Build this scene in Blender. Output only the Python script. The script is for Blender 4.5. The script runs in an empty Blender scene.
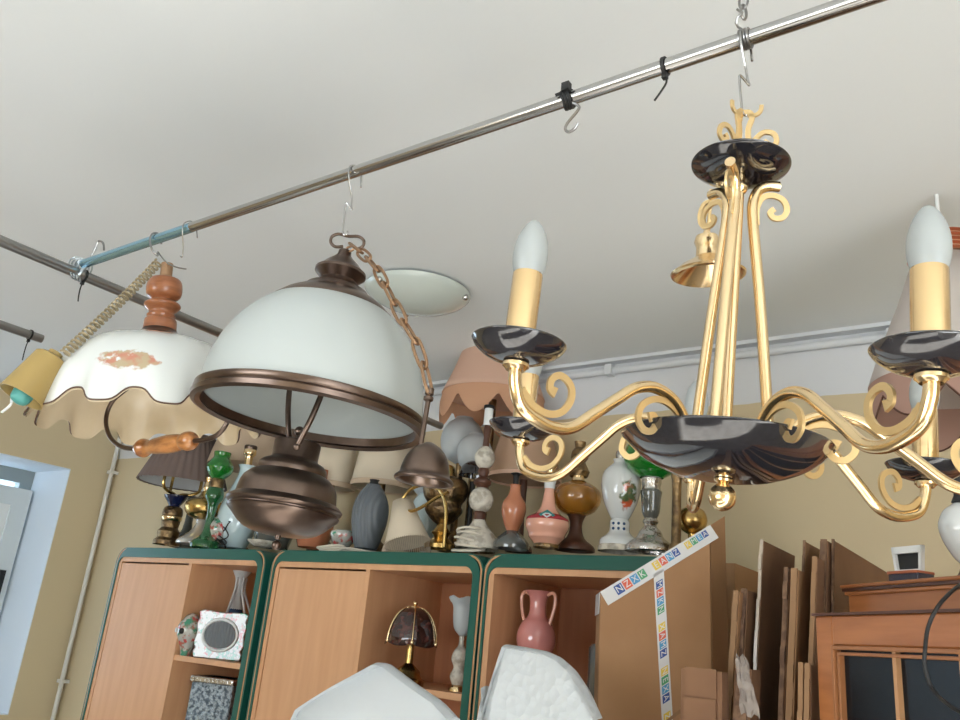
import bpy, math, random
from mathutils import Vector, Matrix
random.seed(7)
PI = math.pi
C = bpy.context.scene
COL = C.collection
EYE = 1.6
# ---------------------------------------------------------------- camera
F = 830.0
CX = Vector((1189, 173, 830)).normalized()
CZ = Vector((230, 2400, -830)).normalized()
CY = CZ.cross(CX).normalized()
CX = CY.cross(CZ).normalized()
RW = Matrix((CX, CY, CZ))            # world = RW @ camera vector
def at(px, py, Y=None, X=None, Z=None):
    d = RW @ Vector((px-480, 360-py, -F))
    if Y is not None: t = Y/d.y
    elif X is not None: t = X/d.x
    else: t = (Z-EYE)/d.z
    p = d*t
    return Vector((p.x, p.y, p.z+EYE))
def mpp(p):                           # metres per pixel of the photo at a point
    q = RW.transposed() @ (Vector(p)-Vector((0, 0, EYE)))
    return -q.z/F
def pix(p):
    q = RW.transposed() @ (Vector(p)-Vector((0, 0, EYE)))
    return (480+F*q.x/-q.z, 360-F*q.y/-q.z)
cd = bpy.data.cameras.new('camera'); cam = bpy.data.objects.new('camera', cd); COL.objects.link(cam)
cam.matrix_world = Matrix.Translation((0, 0, EYE)) @ RW.to_4x4()
cd.sensor_fit = 'HORIZONTAL'; cd.sensor_width = 36; cd.lens = 36*F/960; cd.clip_start = .02
C.camera = cam
# ---------------------------------------------------------------- materials
def mat(name, col, rough=.5, metal=0, bump=None, var=None, trans=0, sub=0, coat=0, spec=.5, ior=1.45, alpha=1, wave=None):
    m = bpy.data.materials.new(name); m.use_nodes = True
    nt = m.node_tree; b = nt.nodes['Principled BSDF']
    b.inputs['Base Color'].default_value = (*col, 1); b.inputs['Roughness'].default_value = rough
    b.inputs['Metallic'].default_value = metal; b.inputs['Specular IOR Level'].default_value = spec
    b.inputs['Transmission Weight'].default_value = trans; b.inputs['IOR'].default_value = ior
    b.inputs['Coat Weight'].default_value = coat; b.inputs['Alpha'].default_value = alpha
    if sub:
        b.inputs['Subsurface Weight'].default_value = sub; b.inputs['Subsurface Radius'].default_value = (.05, .05, .05)
    N = nt.nodes; L = nt.links
    if bump or var or wave:
        tc = N.new('ShaderNodeTexCoord')
    if var:                           # (colour2, scale, low, high, stretch)
        mp = N.new('ShaderNodeMapping'); L.new(tc.outputs['Object'], mp.inputs[0]); mp.inputs['Scale'].default_value = var[4] if len(var) > 4 else (1, 1, 1)
        n = N.new('ShaderNodeTexNoise'); n.inputs['Scale'].default_value = var[1]; n.inputs['Detail'].default_value = 5
        L.new(mp.outputs[0], n.inputs['Vector'])
        r = N.new('ShaderNodeMapRange'); r.inputs[1].default_value = var[2]; r.inputs[2].default_value = var[3]
        L.new(n.outputs['Fac'], r.inputs[0])
        mx = N.new('ShaderNodeMix'); mx.data_type = 'RGBA'
        mx.inputs[6].default_value = (*col, 1); mx.inputs[7].default_value = (*var[0], 1)
        L.new(r.outputs[0], mx.inputs[0]); L.new(mx.outputs[2], b.inputs['Base Color'])
    if bump:                          # (scale, strength, kind)
        n = N.new('ShaderNodeTexVoronoi' if bump[2] == 'v' else 'ShaderNodeTexNoise'); n.inputs['Scale'].default_value = bump[0]
        L.new(tc.outputs['Object'], n.inputs['Vector'])
        bp = N.new('ShaderNodeBump'); bp.inputs['Strength'].default_value = bump[1]; bp.inputs['Distance'].default_value = .01
        L.new(n.outputs[0], bp.inputs['Height']); L.new(bp.outputs[0], b.inputs['Normal'])
    if wave:                          # (scale, strength, direction)
        n = N.new('ShaderNodeTexWave'); n.inputs['Scale'].default_value = wave[0]; n.bands_direction = wave[2]
        n.inputs['Distortion'].default_value = .5
        L.new(tc.outputs['Object'], n.inputs['Vector'])
        bp = N.new('ShaderNodeBump'); bp.inputs['Strength'].default_value = wave[1]; bp.inputs['Distance'].default_value = .01
        L.new(n.outputs['Fac'], bp.inputs['Height']); L.new(bp.outputs[0], b.inputs['Normal'])
    return m
def flower(m, centre, size, cols, scale=60, thr=.5):
    """painted flower spray: a noisy patch of petals round an object-space point"""
    nt = m.node_tree; N = nt.nodes; L = nt.links; b = N['Principled BSDF']
    tc = N.new('ShaderNodeTexCoord')
    s = N.new('ShaderNodeVectorMath'); s.operation = 'SUBTRACT'; s.inputs[1].default_value = centre
    L.new(tc.outputs['Object'], s.inputs[0])
    dv = N.new('ShaderNodeVectorMath'); dv.operation = 'DIVIDE'; dv.inputs[1].default_value = size
    L.new(s.outputs[0], dv.inputs[0])
    ln = N.new('ShaderNodeVectorMath'); ln.operation = 'LENGTH'; L.new(dv.outputs[0], ln.inputs[0])
    n = N.new('ShaderNodeTexNoise'); n.inputs['Scale'].default_value = scale; n.inputs['Detail'].default_value = 3
    L.new(tc.outputs['Object'], n.inputs['Vector'])
    mr = N.new('ShaderNodeMapRange'); mr.inputs[1].default_value = 1.0; mr.inputs[2].default_value = .3
    L.new(ln.outputs['Value'], mr.inputs[0])
    mu = N.new('ShaderNodeMath'); mu.operation = 'MULTIPLY'; L.new(n.outputs['Fac'], mu.inputs[0]); L.new(mr.outputs[0], mu.inputs[1])
    ra = N.new('ShaderNodeMapRange'); ra.inputs[1].default_value = thr-.06; ra.inputs[2].default_value = thr+.04
    L.new(mu.outputs[0], ra.inputs[0])
    n2 = N.new('ShaderNodeTexNoise'); n2.inputs['Scale'].default_value = scale*.6; L.new(tc.outputs['Object'], n2.inputs['Vector'])
    cr = N.new('ShaderNodeValToRGB'); cr.color_ramp.elements[0].position = .42; cr.color_ramp.elements[1].position = .56
    cr.color_ramp.elements[0].color = (*cols[0], 1); cr.color_ramp.elements[1].color = (*cols[1], 1)
    L.new(n2.outputs['Fac'], cr.inputs[0])
    mx = N.new('ShaderNodeMix'); mx.data_type = 'RGBA'; mx.inputs[6].default_value = b.inputs['Base Color'].default_value
    L.new(ra.outputs[0], mx.inputs[0]); L.new(cr.outputs[0], mx.inputs[7]); L.new(mx.outputs[2], b.inputs['Base Color'])
    return m
def glow_thin(m, w):                  # translucent part for opal glass and cloth shades
    nt = m.node_tree; N = nt.nodes; L = nt.links; b = N['Principled BSDF']; o = N['Material Output']
    t = N.new('ShaderNodeBsdfTranslucent'); t.inputs[0].default_value = b.inputs['Base Color'].default_value
    mx = N.new('ShaderNodeMixShader'); mx.inputs[0].default_value = w
    L.new(b.outputs[0], mx.inputs[1]); L.new(t.outputs[0], mx.inputs[2]); L.new(mx.outputs[0], o.inputs[0])
    return m
M = {}
M['plaster'] = mat('plaster', (.76, .79, .80), .9, bump=(60, .03, 'n'))
M['plaster_white'] = mat('plaster_white', (.68, .70, .72), .9)
M['reveal'] = mat('reveal', (.7, .76, .82), .7)
M['floor'] = mat('floor', (.36, .33, .30), .5, var=((.29, .26, .23), 6, .4, .6))
M['gold'] = mat('gold', (.86, .65, .38), .19, 1)
M['gold_flat'] = mat('gold_flat', (.78, .57, .29), .36, .85)
M['gold_brushed'] = mat('gold_brushed', (.84, .60, .32), .13, 1)
M['brass'] = mat('brass', (.60, .40, .14), .25, 1, var=((.3, .2, .08), 30, .45, .7))
M['old_brass'] = mat('old_brass', (.30, .20, .10), .35, 1, var=((.12, .08, .05), 40, .4, .65), bump=(90, .4, 'n'))
M['bronze'] = mat('bronze', (.16, .115, .092), .3, .92, var=((.12, .085, .068), 25, .4, .6))
M['bronze_light'] = mat('bronze_light', (.36, .22, .13), .38, .9)
M['pewter'] = mat('pewter', (.22, .20, .18), .33, 1)
M['silver'] = mat('silver', (.55, .53, .50), .25, 1, bump=(80, .4, 'n'))
M['steel'] = mat('steel', (.45, .44, .43), .2, 1)
M['dull_steel'] = mat('dull_steel', (.30, .295, .29), .28, .95)
M['zinc'] = mat('zinc', (.45, .50, .53), .35, .9)
M['blue_sheen'] = mat('blue_sheen', (.30, .52, .66), .22, .9)  # chrome with its blue reflection put into the base colour
M['black_gloss'] = mat('black_gloss', (.012, .012, .016), .09, 0, coat=1, var=((.03, .028, .032), 14, .5, .62))
M['black'] = mat('black', (.012, .012, .012), .5)
M['bulb'] = glow_thin(mat('bulb', (.50, .53, .53), .25), .35)
M['opal'] = glow_thin(mat('opal', (.56, .60, .59), .3), .25)
M['inner_opal'] = mat('inner_opal', (.80, .82, .84), .5)
M['cream_in'] = mat('cream_in', (.68, .57, .40), .25, var=((.60, .49, .33), 8, .4, .6))
M['rimline'] = mat('rimline', (.10, .05, .03), .4)
M['wood_turned'] = mat('wood_turned', (.36, .13, .05), .3, var=((.24, .08, .03), 25, .35, .65, (1, 1, 5)), coat=.5)
M['wood_grip'] = mat('wood_grip', (.45, .19, .06), .28, var=((.22, .08, .025), 30, .4, .6, (1, 3, 3)), coat=.6)
M['coil'] = mat('coil', (.32, .26, .16), .35, .3)
M['ochre'] = mat('ochre', (.36, .25, .085), .4)
M['teal'] = mat('teal', (.08, .30, .27), .4)
M['white_plastic'] = mat('white_plastic', (.75, .76, .75), .35)
M['pipe_white'] = mat('pipe_white', (.72, .71, .66), .5)
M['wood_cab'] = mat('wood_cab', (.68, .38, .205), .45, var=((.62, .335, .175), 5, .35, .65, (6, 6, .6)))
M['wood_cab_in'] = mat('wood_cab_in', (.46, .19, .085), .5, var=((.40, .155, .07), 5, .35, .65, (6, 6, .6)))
M['wood_edge'] = mat('wood_edge', (.50, .27, .13), .45)
M['green'] = mat('green', (.012, .10, .075), .35)
M['cherry'] = mat('cherry', (.44, .17, .06), .35, var=((.34, .12, .04), 6, .35, .65, (1, 1, 8)))
M['dark_wood'] = mat('dark_wood', (.09, .035, .02), .4)
M['dark_glass'] = mat('dark_glass', (.006, .008, .010), .25, spec=.25)
M['card'] = mat('card', (.37, .205, .10), .85, var=((.31, .165, .078), 5, .35, .65))
M['card_dark'] = mat('card_dark', (.22, .115, .06), .85, var=((.16, .08, .042), 7, .35, .65))
M['card_edge'] = mat('card_edge', (.27, .155, .08), .9)
M['tape'] = mat('tape', (.56, .55, .54), .3)
M['clear_tape'] = mat('clear_tape', (.46, .38, .30), .2)
M['foam'] = mat('foam', (.52, .545, .555), .55, bump=(55, .35, 'v'))
M['foam_smooth'] = mat('foam_smooth', (.52, .55, .57), .5, bump=(25, .12, 'n'))
M['peach'] = glow_thin(mat('peach', (.78, .53, .40), .9), .3)
M['peach_deep'] = glow_thin(mat('peach_deep', (.70, .40, .25), .9), .3)
M['mauve'] = glow_thin(mat('mauve', (.42, .26, .21), .9), .25)
M['cream_cloth'] = glow_thin(mat('cream_cloth', (.80, .70, .55), .9), .3)
M['beige_cloth'] = glow_thin(mat('beige_cloth', (.60, .46, .33), .9), .2)
M['pale_cloth'] = glow_thin(mat('pale_cloth', (.66, .60, .56), .9), .3)
M['taupe_pleat'] = mat('taupe_pleat', (.16, .115, .10), .8)
M['lining'] = mat('lining', (.55, .56, .58), .8)
M['bounce_white'] = mat('bounce_white', (.82, .82, .80), .6)  # white of the added counter that throws sun upward
M['cherry_dark'] = mat('cherry_dark', (.34, .14, .055), .4)
M['card_mid'] = mat('card_mid', (.27, .145, .075), .85, var=((.22, .115, .06), 5, .35, .65))
M['gauze'] = mat('gauze', (.42, .27, .18), .9)
M['fringe'] = mat('fringe', (.50, .40, .30), .9)
M['navy'] = mat('navy', (.008, .012, .05), .12, coat=1)
M['green_glass'] = mat('green_glass', (.01, .22, .02), .08, trans=.35, coat=1)
M['deep_green_glass'] = mat('deep_green_glass', (.01, .13, .03), .1, trans=.3, coat=1)
M['amber_glass'] = mat('amber_glass', (.50, .22, .03), .08, trans=.5, coat=1)
M['smoke_glass'] = mat('smoke_glass', (.13, .14, .13), .1, trans=.3, coat=1)
M['clear_glass'] = mat('clear_glass', (.55, .52, .48), .1, trans=.5, coat=1)
M['frost_glass'] = glow_thin(mat('frost_glass', (.62, .66, .68), .3), .3)
M['lamp_glass'] = mat('lamp_glass', (.56, .62, .58), .2, coat=.5)
M['blue_vase'] = flower(mat('blue_vase', (.55, .68, .72), .15, coat=1), (0, -.03, .10), (.06, .06, .05), ((.05, .15, .3), (.4, .15, .2)), 60)
M['grey_clay'] = mat('grey_clay', (.13, .145, .16), .5, wave=(25, .3, 'X'))
M['marble'] = mat('marble', (.62, .58, .50), .15, var=((.40, .36, .30), 40, .45, .6))
M['terracotta'] = mat('terracotta', (.50, .19, .10), .2, coat=.6)
M['pink_clay'] = mat('pink_clay', (.72, .36, .26), .2, coat=1)
M['crimson'] = mat('crimson', (.35, .03, .04), .2)
M['teal_paint'] = mat('teal_paint', (.02, .18, .17), .3)
M['china'] = mat('china', (.62, .64, .64), .12, coat=1)
M['china_roses'] = flower(mat('china_roses', (.62, .64, .64), .12, coat=1), (.047, -.038, .155), (.045, .05, .085), ((.55, .10, .04), (.08, .12, .05)), 55, .30)
M['china_blue'] = mat('china_blue', (.03, .07, .16), .2)
M['china_multi'] = flower(mat('china_multi', (.42, .41, .37), .15, coat=1), (0, 0, 0), (1, 1, 1), ((.5, .06, .06), (.05, .25, .15)), 45, .52)
M['pink_vase'] = flower(mat('pink_vase', (.62, .24, .22), .15, coat=1), (.012, -.05, .10), (.035, .035, .04), ((.25, .14, .05), (.06, .12, .04)), 70, .33)
M['embossed'] = mat('embossed', (.42, .48, .52), .35, .8, bump=(160, 1, 'n'), var=((.12, .15, .18), 70, .45, .6))
M['tiffany'] = mat('tiffany', (.035, .014, .012), .12, coat=1, var=((.09, .03, .025), 40, .5, .6))
M['cable_white'] = mat('cable_white', (.66, .60, .50), .5)
M['rope'] = mat('rope', (.50, .42, .30), .8)
M['sash'] = mat('sash', (.62, .66, .66), .4)
M['win_grey'] = mat('win_grey', (.26, .30, .30), .5)
M['win_glass'] = mat('win_glass', (.75, .85, .95), .05, alpha=.25)
M['copper'] = mat('copper', (.50, .16, .08), .3, .6)
COLS = {k: mat('print_'+k, v, .4) for k, v in dict(navy=(.03, .07, .25), green=(.06, .28, .12), red=(.6, .10, .05), orange=(.70, .25, .04), blue=(.06, .25, .45), yellow=(.65, .45, .05)).items()}
M['print_white'] = mat('print_white', (.6, .6, .58), .4)
# lamp shade with a painted spray (object-space)
M['porcelain'] = mat('porcelain', (.64, .66, .64), .14, coat=1)
# ---------------------------------------------------------------- mesh helpers
class MB:
    def __init__(s): s.v = []; s.f = []; s.m = []; s.mi = 0
    def add(s, vs, fs, M4=None):
        o = len(s.v)
        for v in vs:
            v = Vector(v)
            s.v.append(M4 @ v if M4 else v)
        for f in fs: s.f.append([i+o for i in f]); s.m.append(s.mi)
        return s
    def lathe(s, prof, n=40, M4=None, ang=2*PI, fz=None, fr=None):
        vs = []; fs = []
        for (r, z) in prof:
            for k in range(n):
                a = 2*PI*k/n
                rr = r*(fr(a, z) if fr else 1)
                vs.append((rr*math.cos(a), rr*math.sin(a), z+(fz(a, r) if fz else 0)))
        for i in range(len(prof)-1):
            for k in range(n):
                k2 = (k+1) % n
                fs.append((i*n+k, i*n+k2, (i+1)*n+k2, (i+1)*n+k))
        return s.add(vs, fs, M4)
    def box(s, a, b, M4=None):
        x0, y0, z0 = a; x1, y1, z1 = b
        vs = [(x, y, z) for z in (z0, z1) for y in (y0, y1) for x in (x0, x1)]
        return s.add(vs, [(0, 2, 3, 1), (4, 5, 7, 6), (0, 1, 5, 4), (2, 6, 7, 3), (0, 4, 6, 2), (1, 3, 7, 5)], M4)
    def sphere(s, c, r, n=20, sz=1):
        pr = [(max(1e-5, r*math.sin(PI*i/(n//2))), -r*sz*math.cos(PI*i/(n//2))) for i in range(n//2+1)]
        return s.lathe(pr, n, Matrix.Translation(c))
    def tube(s, pts, r, n=10, closed=False, flat=None):
        pts = [Vector(p) for p in pts]; N = len(pts)
        rs = r if isinstance(r, (list, tuple)) else [r]*N
        tan = []
        for i in range(N):
            a = pts[(i-1) % N] if (closed or i > 0) else pts[0]; b = pts[(i+1) % N] if (closed or i < N-1) else pts[-1]
            tan.append((b-a).normalized())
        up = flat if flat is not None else (Vector((0, 0, 1)) if abs(tan[0].z) < .9 else Vector((1, 0, 0)))
        u = (up-tan[0]*up.dot(tan[0])).normalized(); vs = []; fs = []
        for i in range(N):
            u = (u-tan[i]*u.dot(tan[i])).normalized(); w = tan[i].cross(u)
            for k in range(n):
                a = 2*PI*k/n; vs.append(pts[i]+(u*math.cos(a)+w*math.sin(a))*rs[i])
        for i in range(N if closed else N-1):
            for k in range(n):
                k2 = (k+1) % n; j = (i+1) % N
                fs.append((i*n+k, i*n+k2, j*n+k2, j*n+k))
        if not closed:
            fs.append(list(range(n))[::-1]); fs.append([(N-1)*n+k for k in range(n)])
        return s.add(vs, fs)
    def strip(s, pts, w, th, nrm):
        """flat bar bent in a plane with normal nrm: w in the plane, th across it"""
        pts = [Vector(p) for p in pts]; N = len(pts); nrm = Vector(nrm).normalized(); vs = []; fs = []
        ws = w if isinstance(w, (list, tuple)) else [w]*N
        for i in range(N):
            t = (pts[min(i+1, N-1)]-pts[max(i-1, 0)]).normalized(); q = t.cross(nrm)
            for a, b in ((-1, -1), (1, -1), (1, 1), (-1, 1)): vs.append(pts[i]+q*a*ws[i]/2+nrm*b*th/2)
        for i in range(N-1):
            for k in range(4): k2 = (k+1) % 4; fs.append((i*4+k, i*4+k2, (i+1)*4+k2, (i+1)*4+k))
        fs += [(3, 2, 1, 0), ((N-1)*4, (N-1)*4+1, (N-1)*4+2, (N-1)*4+3)]
        return s.add(vs, fs)
    def prism(s, poly, off):
        """polygon of 3-D points pushed along off"""
        off = Vector(off); n = len(poly); poly = [Vector(p) for p in poly]
        return s.add(poly+[p+off for p in poly], [list(range(n))[::-1], list(range(n, 2*n))]+[(i, (i+1) % n, n+(i+1) % n, n+i) for i in range(n)])
    def build(s, name, mt, parent=None, loc=None, smooth=True, bevel=0, solid=0):
        me = bpy.data.meshes.new(name); me.from_pydata([tuple(v) for v in s.v], [], s.f); me.update()
        for k in (mt if isinstance(mt, (list, tuple)) else [mt]): me.materials.append(M[k] if isinstance(k, str) else k)
        for p, i in zip(me.polygons, s.m): p.material_index = i
        import bmesh
        bm = bmesh.new(); bm.from_mesh(me); bmesh.ops.recalc_face_normals(bm, faces=bm.faces); bm.to_mesh(me); bm.free()
        if smooth: me.shade_smooth(); me.set_sharp_from_angle(angle=.75)
        o = bpy.data.objects.new(name, me); COL.objects.link(o)
        if parent: o.parent = parent
        if loc is not None: o.location = loc
        if bevel:
            b = o.modifiers.new('bevel', 'BEVEL'); b.width = bevel; b.segments = 2; b.limit_method = 'ANGLE'
        if solid:
            b = o.modifiers.new('solid', 'SOLIDIFY'); b.thickness = solid; b.offset = 0
        return o
def smooth_pts(pts, k=6, closed=False):
    P = [Vector(p) if len(p) == 3 else Vector((p[0], p[1], 0)) for p in pts]; n = len(P); out = []
    for i in range(n if closed else n-1):
        if closed: a, b, c, d = P[i-1], P[i], P[(i+1) % n], P[(i+2) % n]
        else: a, b, c, d = P[max(i-1, 0)], P[i], P[i+1], P[min(i+2, n-1)]
        for j in range(k):
            t = j/k
            out.append(.5*((2*b)+(c-a)*t+(2*a-5*b+4*c-d)*t*t+(3*b-a-3*c+d)*t**3))
    if not closed: out.append(P[-1])
    return out
def sprof(prof, k=4):                 # smoothed lathe profile
    return [(max(p.x, 1e-4), p.y) for p in smooth_pts([(a, b, 0) for a, b in prof], k)]
def tag(o, label, cat, group=None, kind=None):
    o['label'] = label; o['category'] = cat
    if group: o['group'] = group
    if kind: o['kind'] = kind
    return o
def thing(name, label, cat, loc=(0, 0, 0), group=None, rot=None):
    o = bpy.data.objects.new(name, None); o.empty_display_size = .05; COL.objects.link(o)
    o.location = loc
    if rot is not None:
        o.rotation_mode = 'QUATERNION'; o.rotation_quaternion = rot
    return tag(o, label, cat, group)
def struct(mb, name, mt, **k):
    o = mb.build(name, mt, **k); o['kind'] = 'structure'; return o
TZ = Matrix.Translation
# ================================================================ ROOM
LX, RX, BY, FY, CH, TH = -4.23, 2.3, 2.45, -2.6, EYE+.977, .42
struct(MB().box((LX-TH, FY-TH, -.1), (RX+TH, BY+.2, 0)), 'floor', 'floor', smooth=False)
struct(MB().box((LX-TH, FY-TH, CH), (RX+TH, BY+.2, CH+.2)), 'ceiling', 'plaster', smooth=False)
def wall_mat(name, zb):
    m = mat(name, (.62, .51, .33), .85, bump=(50, .04, 'n')); N = m.node_tree.nodes; L = m.node_tree.links; b = N['Principled BSDF']
    g = N.new('ShaderNodeNewGeometry'); sp = N.new('ShaderNodeSeparateXYZ'); L.new(g.outputs['Position'], sp.inputs[0])
    n = N.new('ShaderNodeTexNoise'); n.inputs['Scale'].default_value = 9; L.new(g.outputs['Position'], n.inputs['Vector'])
    ad = N.new('ShaderNodeMath'); ad.operation = 'MULTIPLY_ADD'; L.new(n.outputs['Fac'], ad.inputs[0]); ad.inputs[1].default_value = .012; L.new(sp.outputs['Z'], ad.inputs[2])
    gt = N.new('ShaderNodeMath'); gt.operation = 'GREATER_THAN'; L.new(ad.outputs[0], gt.inputs[0]); gt.inputs[1].default_value = zb
    mx = N.new('ShaderNodeMix'); mx.data_type = 'RGBA'; mx.inputs[6].default_value = (.62, .51, .33, 1); mx.inputs[7].default_value = (.68, .69, .71, 1)
    L.new(gt.outputs[0], mx.inputs[0]); L.new(mx.outputs[2], b.inputs['Base Color'])
    return m
strip_z = at(740, 402, Y=BY).z
M['wall_back'] = wall_mat('wall_back', strip_z); M['wall_left'] = wall_mat('wall_left', 9)
struct(MB().box((LX-TH, BY, 0), (RX+TH, BY+.2, CH)), 'wall_back', 'wall_back', smooth=False)
# left wall with its window opening
wt = at(71, 469, X=LX); wb = at(5, 715, X=LX)
wy1, wz1, wz0 = wt.y, wt.z, wb.z; wy0 = wy1-1.25
def wall_x(x0, x1, holes, name, mt):
    mb = MB(); y = FY
    for (a, b, c, d) in sorted(holes):
        mb.box((x0, y, 0), (x1, a, CH)); mb.box((x0, a, 0), (x1, b, c)); mb.box((x0, a, d), (x1, b, CH)); y = b
    mb.box((x0, y, 0), (x1, BY, CH))
    return struct(mb, name, mt, smooth=False)
wall_x(LX-TH, LX, [(wy0, wy1, wz0, wz1)], 'wall_left', 'wall_left')
wall_x(RX, RX+TH, [(-2.0, .1, .25, 2.45)], 'wall_right', 'wall_left')
mb = MB()
for (a, b, c, d) in ((LX-TH, -2.4, 0, CH), (-2.4, -.2, 0, .9), (-2.4, -.2, 2.2, CH), (-.2, RX+TH, 0, CH)): mb.box((a, FY-TH, c), (b, FY, d))
struct(mb, 'wall_front', 'wall_left', smooth=False)
# window 1: pale painted reveal, grey frame, white sash standing ajar
w1 = bpy.data.objects.new('window_1', None); COL.objects.link(w1); w1['kind'] = 'structure'; w1.location = (LX-.37, (wy0+wy1)/2, wz0)
def loc_build(mb, name, mt, par, **k):
    for i, v in enumerate(mb.v): mb.v[i] = v-par.location
    return mb.build(name, mt, par, **k)
e = .004
mb = MB()
mb.box((LX-.37, wy1-e, wz0), (LX-.001, wy1+.0, wz1)).box((LX-.37, wy0, wz0), (LX-.001, wy0+e, wz1)).box((LX-.37, wy0, wz1-e), (LX-.001, wy1, wz1)).box((LX-.37, wy0, wz0), (LX-.001, wy1, wz0+e))
loc_build(mb, 'window_reveal', 'reveal', w1, smooth=False)
fx = LX-.40; mb = MB()
for a, b, c, d in ((wy0, wy1, wz0, wz0+.07), (wy0, wy1, wz1-.075, wz1), (wy0, wy0+.07, wz0+.07, wz1-.075), (wy1-.07, wy1, wz0+.07, wz1-.075), ((wy0+wy1)/2-.04, (wy0+wy1)/2+.04, wz0+.07, wz1-.075)): mb.box((fx, a, c), (fx+.05, b, d))
loc_build(mb, 'window_frame', 'win_grey', w1, smooth=False)
loc_build(MB().box((fx+.01, wy0+.07, wz0+.07), (fx+.02, wy1-.07, wz1-.075)), 'pane', 'win_glass', w1, smooth=False)
s0 = at(32, 491, X=LX-.30); mb = MB(); SY = s0.y; sw = .55; zt = s0.z
for a, b, c, d in ((SY-sw, SY, wz0+.04, wz0+.13), (SY-sw, SY, zt-.09, zt), (SY-sw, SY-sw+.08, wz0+.13, zt-.09), (SY-.09, SY, wz0+.13, zt-.09)): mb.box((LX-.33, a, c), (LX-.29, b, d))
sa = loc_build(mb, 'sash', 'sash', w1, smooth=False)
mb = MB().box((LX-.32, SY-sw+.08, wz0+.13), (LX-.30, SY-.09, zt-.09)); 
for i, v in enumerate(mb.v): mb.v[i] = v-w1.location
mb.build('sash_panel', 'white_plastic', sa, smooth=False)
mb = MB().box((LX-.29, SY-.06, 1.62), (LX-.27, SY-.035, 1.75))
for i, v in enumerate(mb.v): mb.v[i] = v-w1.location
mb.build('window_handle', 'black', sa, smooth=False)
# windows behind the camera, frames only
def glazed(name, plane, c, a, b, z0, z1):
    mb = MB()
    def bx(p, q, r, s_):
        if plane == 'x': mb.box((c, p, r), (c+.06, q, s_))
        else: mb.box((p, c, r), (q, c+.06, s_))
    m_ = (a+b)/2
    bx(a, b, z0, z0+.07); bx(a, b, z1-.07, z1); bx(a, a+.07, z0+.07, z1-.07); bx(b-.07, b, z0+.07, z1-.07); bx(m_-.035, m_+.035, z0+.07, z1-.07)
    return struct(mb, name, 'white_plastic', smooth=False)
glazed('window_2', 'x', RX+.25, -2.0, .1, .25, 2.45)
glazed('window_3', 'y', FY-.3, -2.4, -.2, .9, 2.2)
# conduit in the left corner and cable cover along the ceiling line
pc = at(117, 460, Y=BY-.02); px_ = LX+.022
mb = MB().tube([(px_, BY-.03, .05), (px_, BY-.03, CH-.01)], .011, 12)
for z in (at(58, 680, Y=BY-.02).z, at(112, 474, Y=BY).z): mb.box((px_-.02, BY-.045, z-.008), (px_+.02, BY-.001, z+.008))
struct(mb, 'trim_1', 'pipe_white')
mb = MB().tube([(LX+.02, BY-.016, CH-.04), (RX, BY-.016, CH-.04)], .012, 10); mb.box((LX, BY-.035, CH-.012), (RX, BY, CH))
for px, py in ((613, 365), (455, 384), (893, 328)):
    x = at(px, py, Y=BY).x; mb.box((x-.012, BY-.04, CH-.058), (x+.012, BY-.001, CH-.022))
struct(mb, 'trim_2', 'plaster_white')
# ================================================================ HANGING RAILS
PY, PZ, PXJ = .728, EYE+.640, -1.553
def rail(name, label, a, b, r, mt, group='hanging rails under the ceiling'):
    o = MB().tube([Vector(a)*(1-t/8)+Vector(b)*(t/8) for t in range(9)], r, 24).build(name, mt); tag(o, label, 'rail', group); return o
ra = thing('hanging_rail', 'long chrome rail crossing the whole ceiling from lower left to upper right', 'rail', (PXJ, PY, PZ), 'hanging rails under the ceiling')
jx = at(190, 235, Y=PY).x
loc_build(MB().tube([(jx-.01, PY, PZ), (.9, PY, PZ)], .0085, 24), 'rail_tube', 'steel', ra)
loc_build(MB().tube([(PXJ+.01, PY, PZ), (jx+.0, PY, PZ)], .0089, 24), 'blue_sheen_end', 'blue_sheen', ra)['label'] = 'chrome rail end with a blue reflection put into its colour'  # bare chrome here; the blue reflection is coloured in
rail('hanging_rail', 'dark steel rail at the left running away under the chrome rail', (PXJ, -.6, PZ-.019), (PXJ, 1.9, PZ-.019), .0105, 'dull_steel')
cE = at(42, 339, X=-2.04)
rail('hanging_rail', 'short dark rail end at far left above the ochre cup', (-2.04, -.2, cE.z), cE, .0105, 'dull_steel')
# wire lashing at the joint
mb = MB()
for k in range(4):
    pts = [(PXJ+.006*k-.009+(.0125)*math.cos(a), PY+.004*math.sin(a*2), PZ-.010+.020*math.sin(a)) for a in [2*PI*i/20 for i in range(21)]]
    mb.tube(pts, .0016, 6)
    pts = [(PXJ+.014*math.sin(a*2)*.5, PY+.006*k-.009+.013*math.cos(a), PZ-.010+.023*math.sin(a)) for a in [2*PI*i/20 for i in range(21)]]
    mb.tube(pts, .0016, 6)
tag(mb.build('wire_lashing', 'zinc'), 'grey wire lashing where the two rails cross at left', 'wire')
def zip_tie(x, y, z, r, axis, label, tail, loc='zip_tie'):
    t = thing('zip_tie', label, 'cable tie', (x, y, z), 'black ties on the rails')
    u = Vector((0, 1, 0)) if axis == 'x' else Vector((1, 0, 0)); n = Vector((1, 0, 0)) if axis == 'x' else Vector((0, 1, 0))
    pts = [u*(r*math.cos(a))+Vector((0, 0, r*math.sin(a))) for a in [2*PI*i/24 for i in range(25)]]
    MB().strip(pts, .0012, .004, n).build('strap', 'black', t)
    MB().box((-.003, -.003, -r-.006), (.003, .003, -r+.001)).build('tie_head', 'black', t)
    MB().tube(smooth_pts([(0, 0, -r)]+[tuple(v) for v in tail]), .0013, 6).build('tail', 'black', t)
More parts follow.
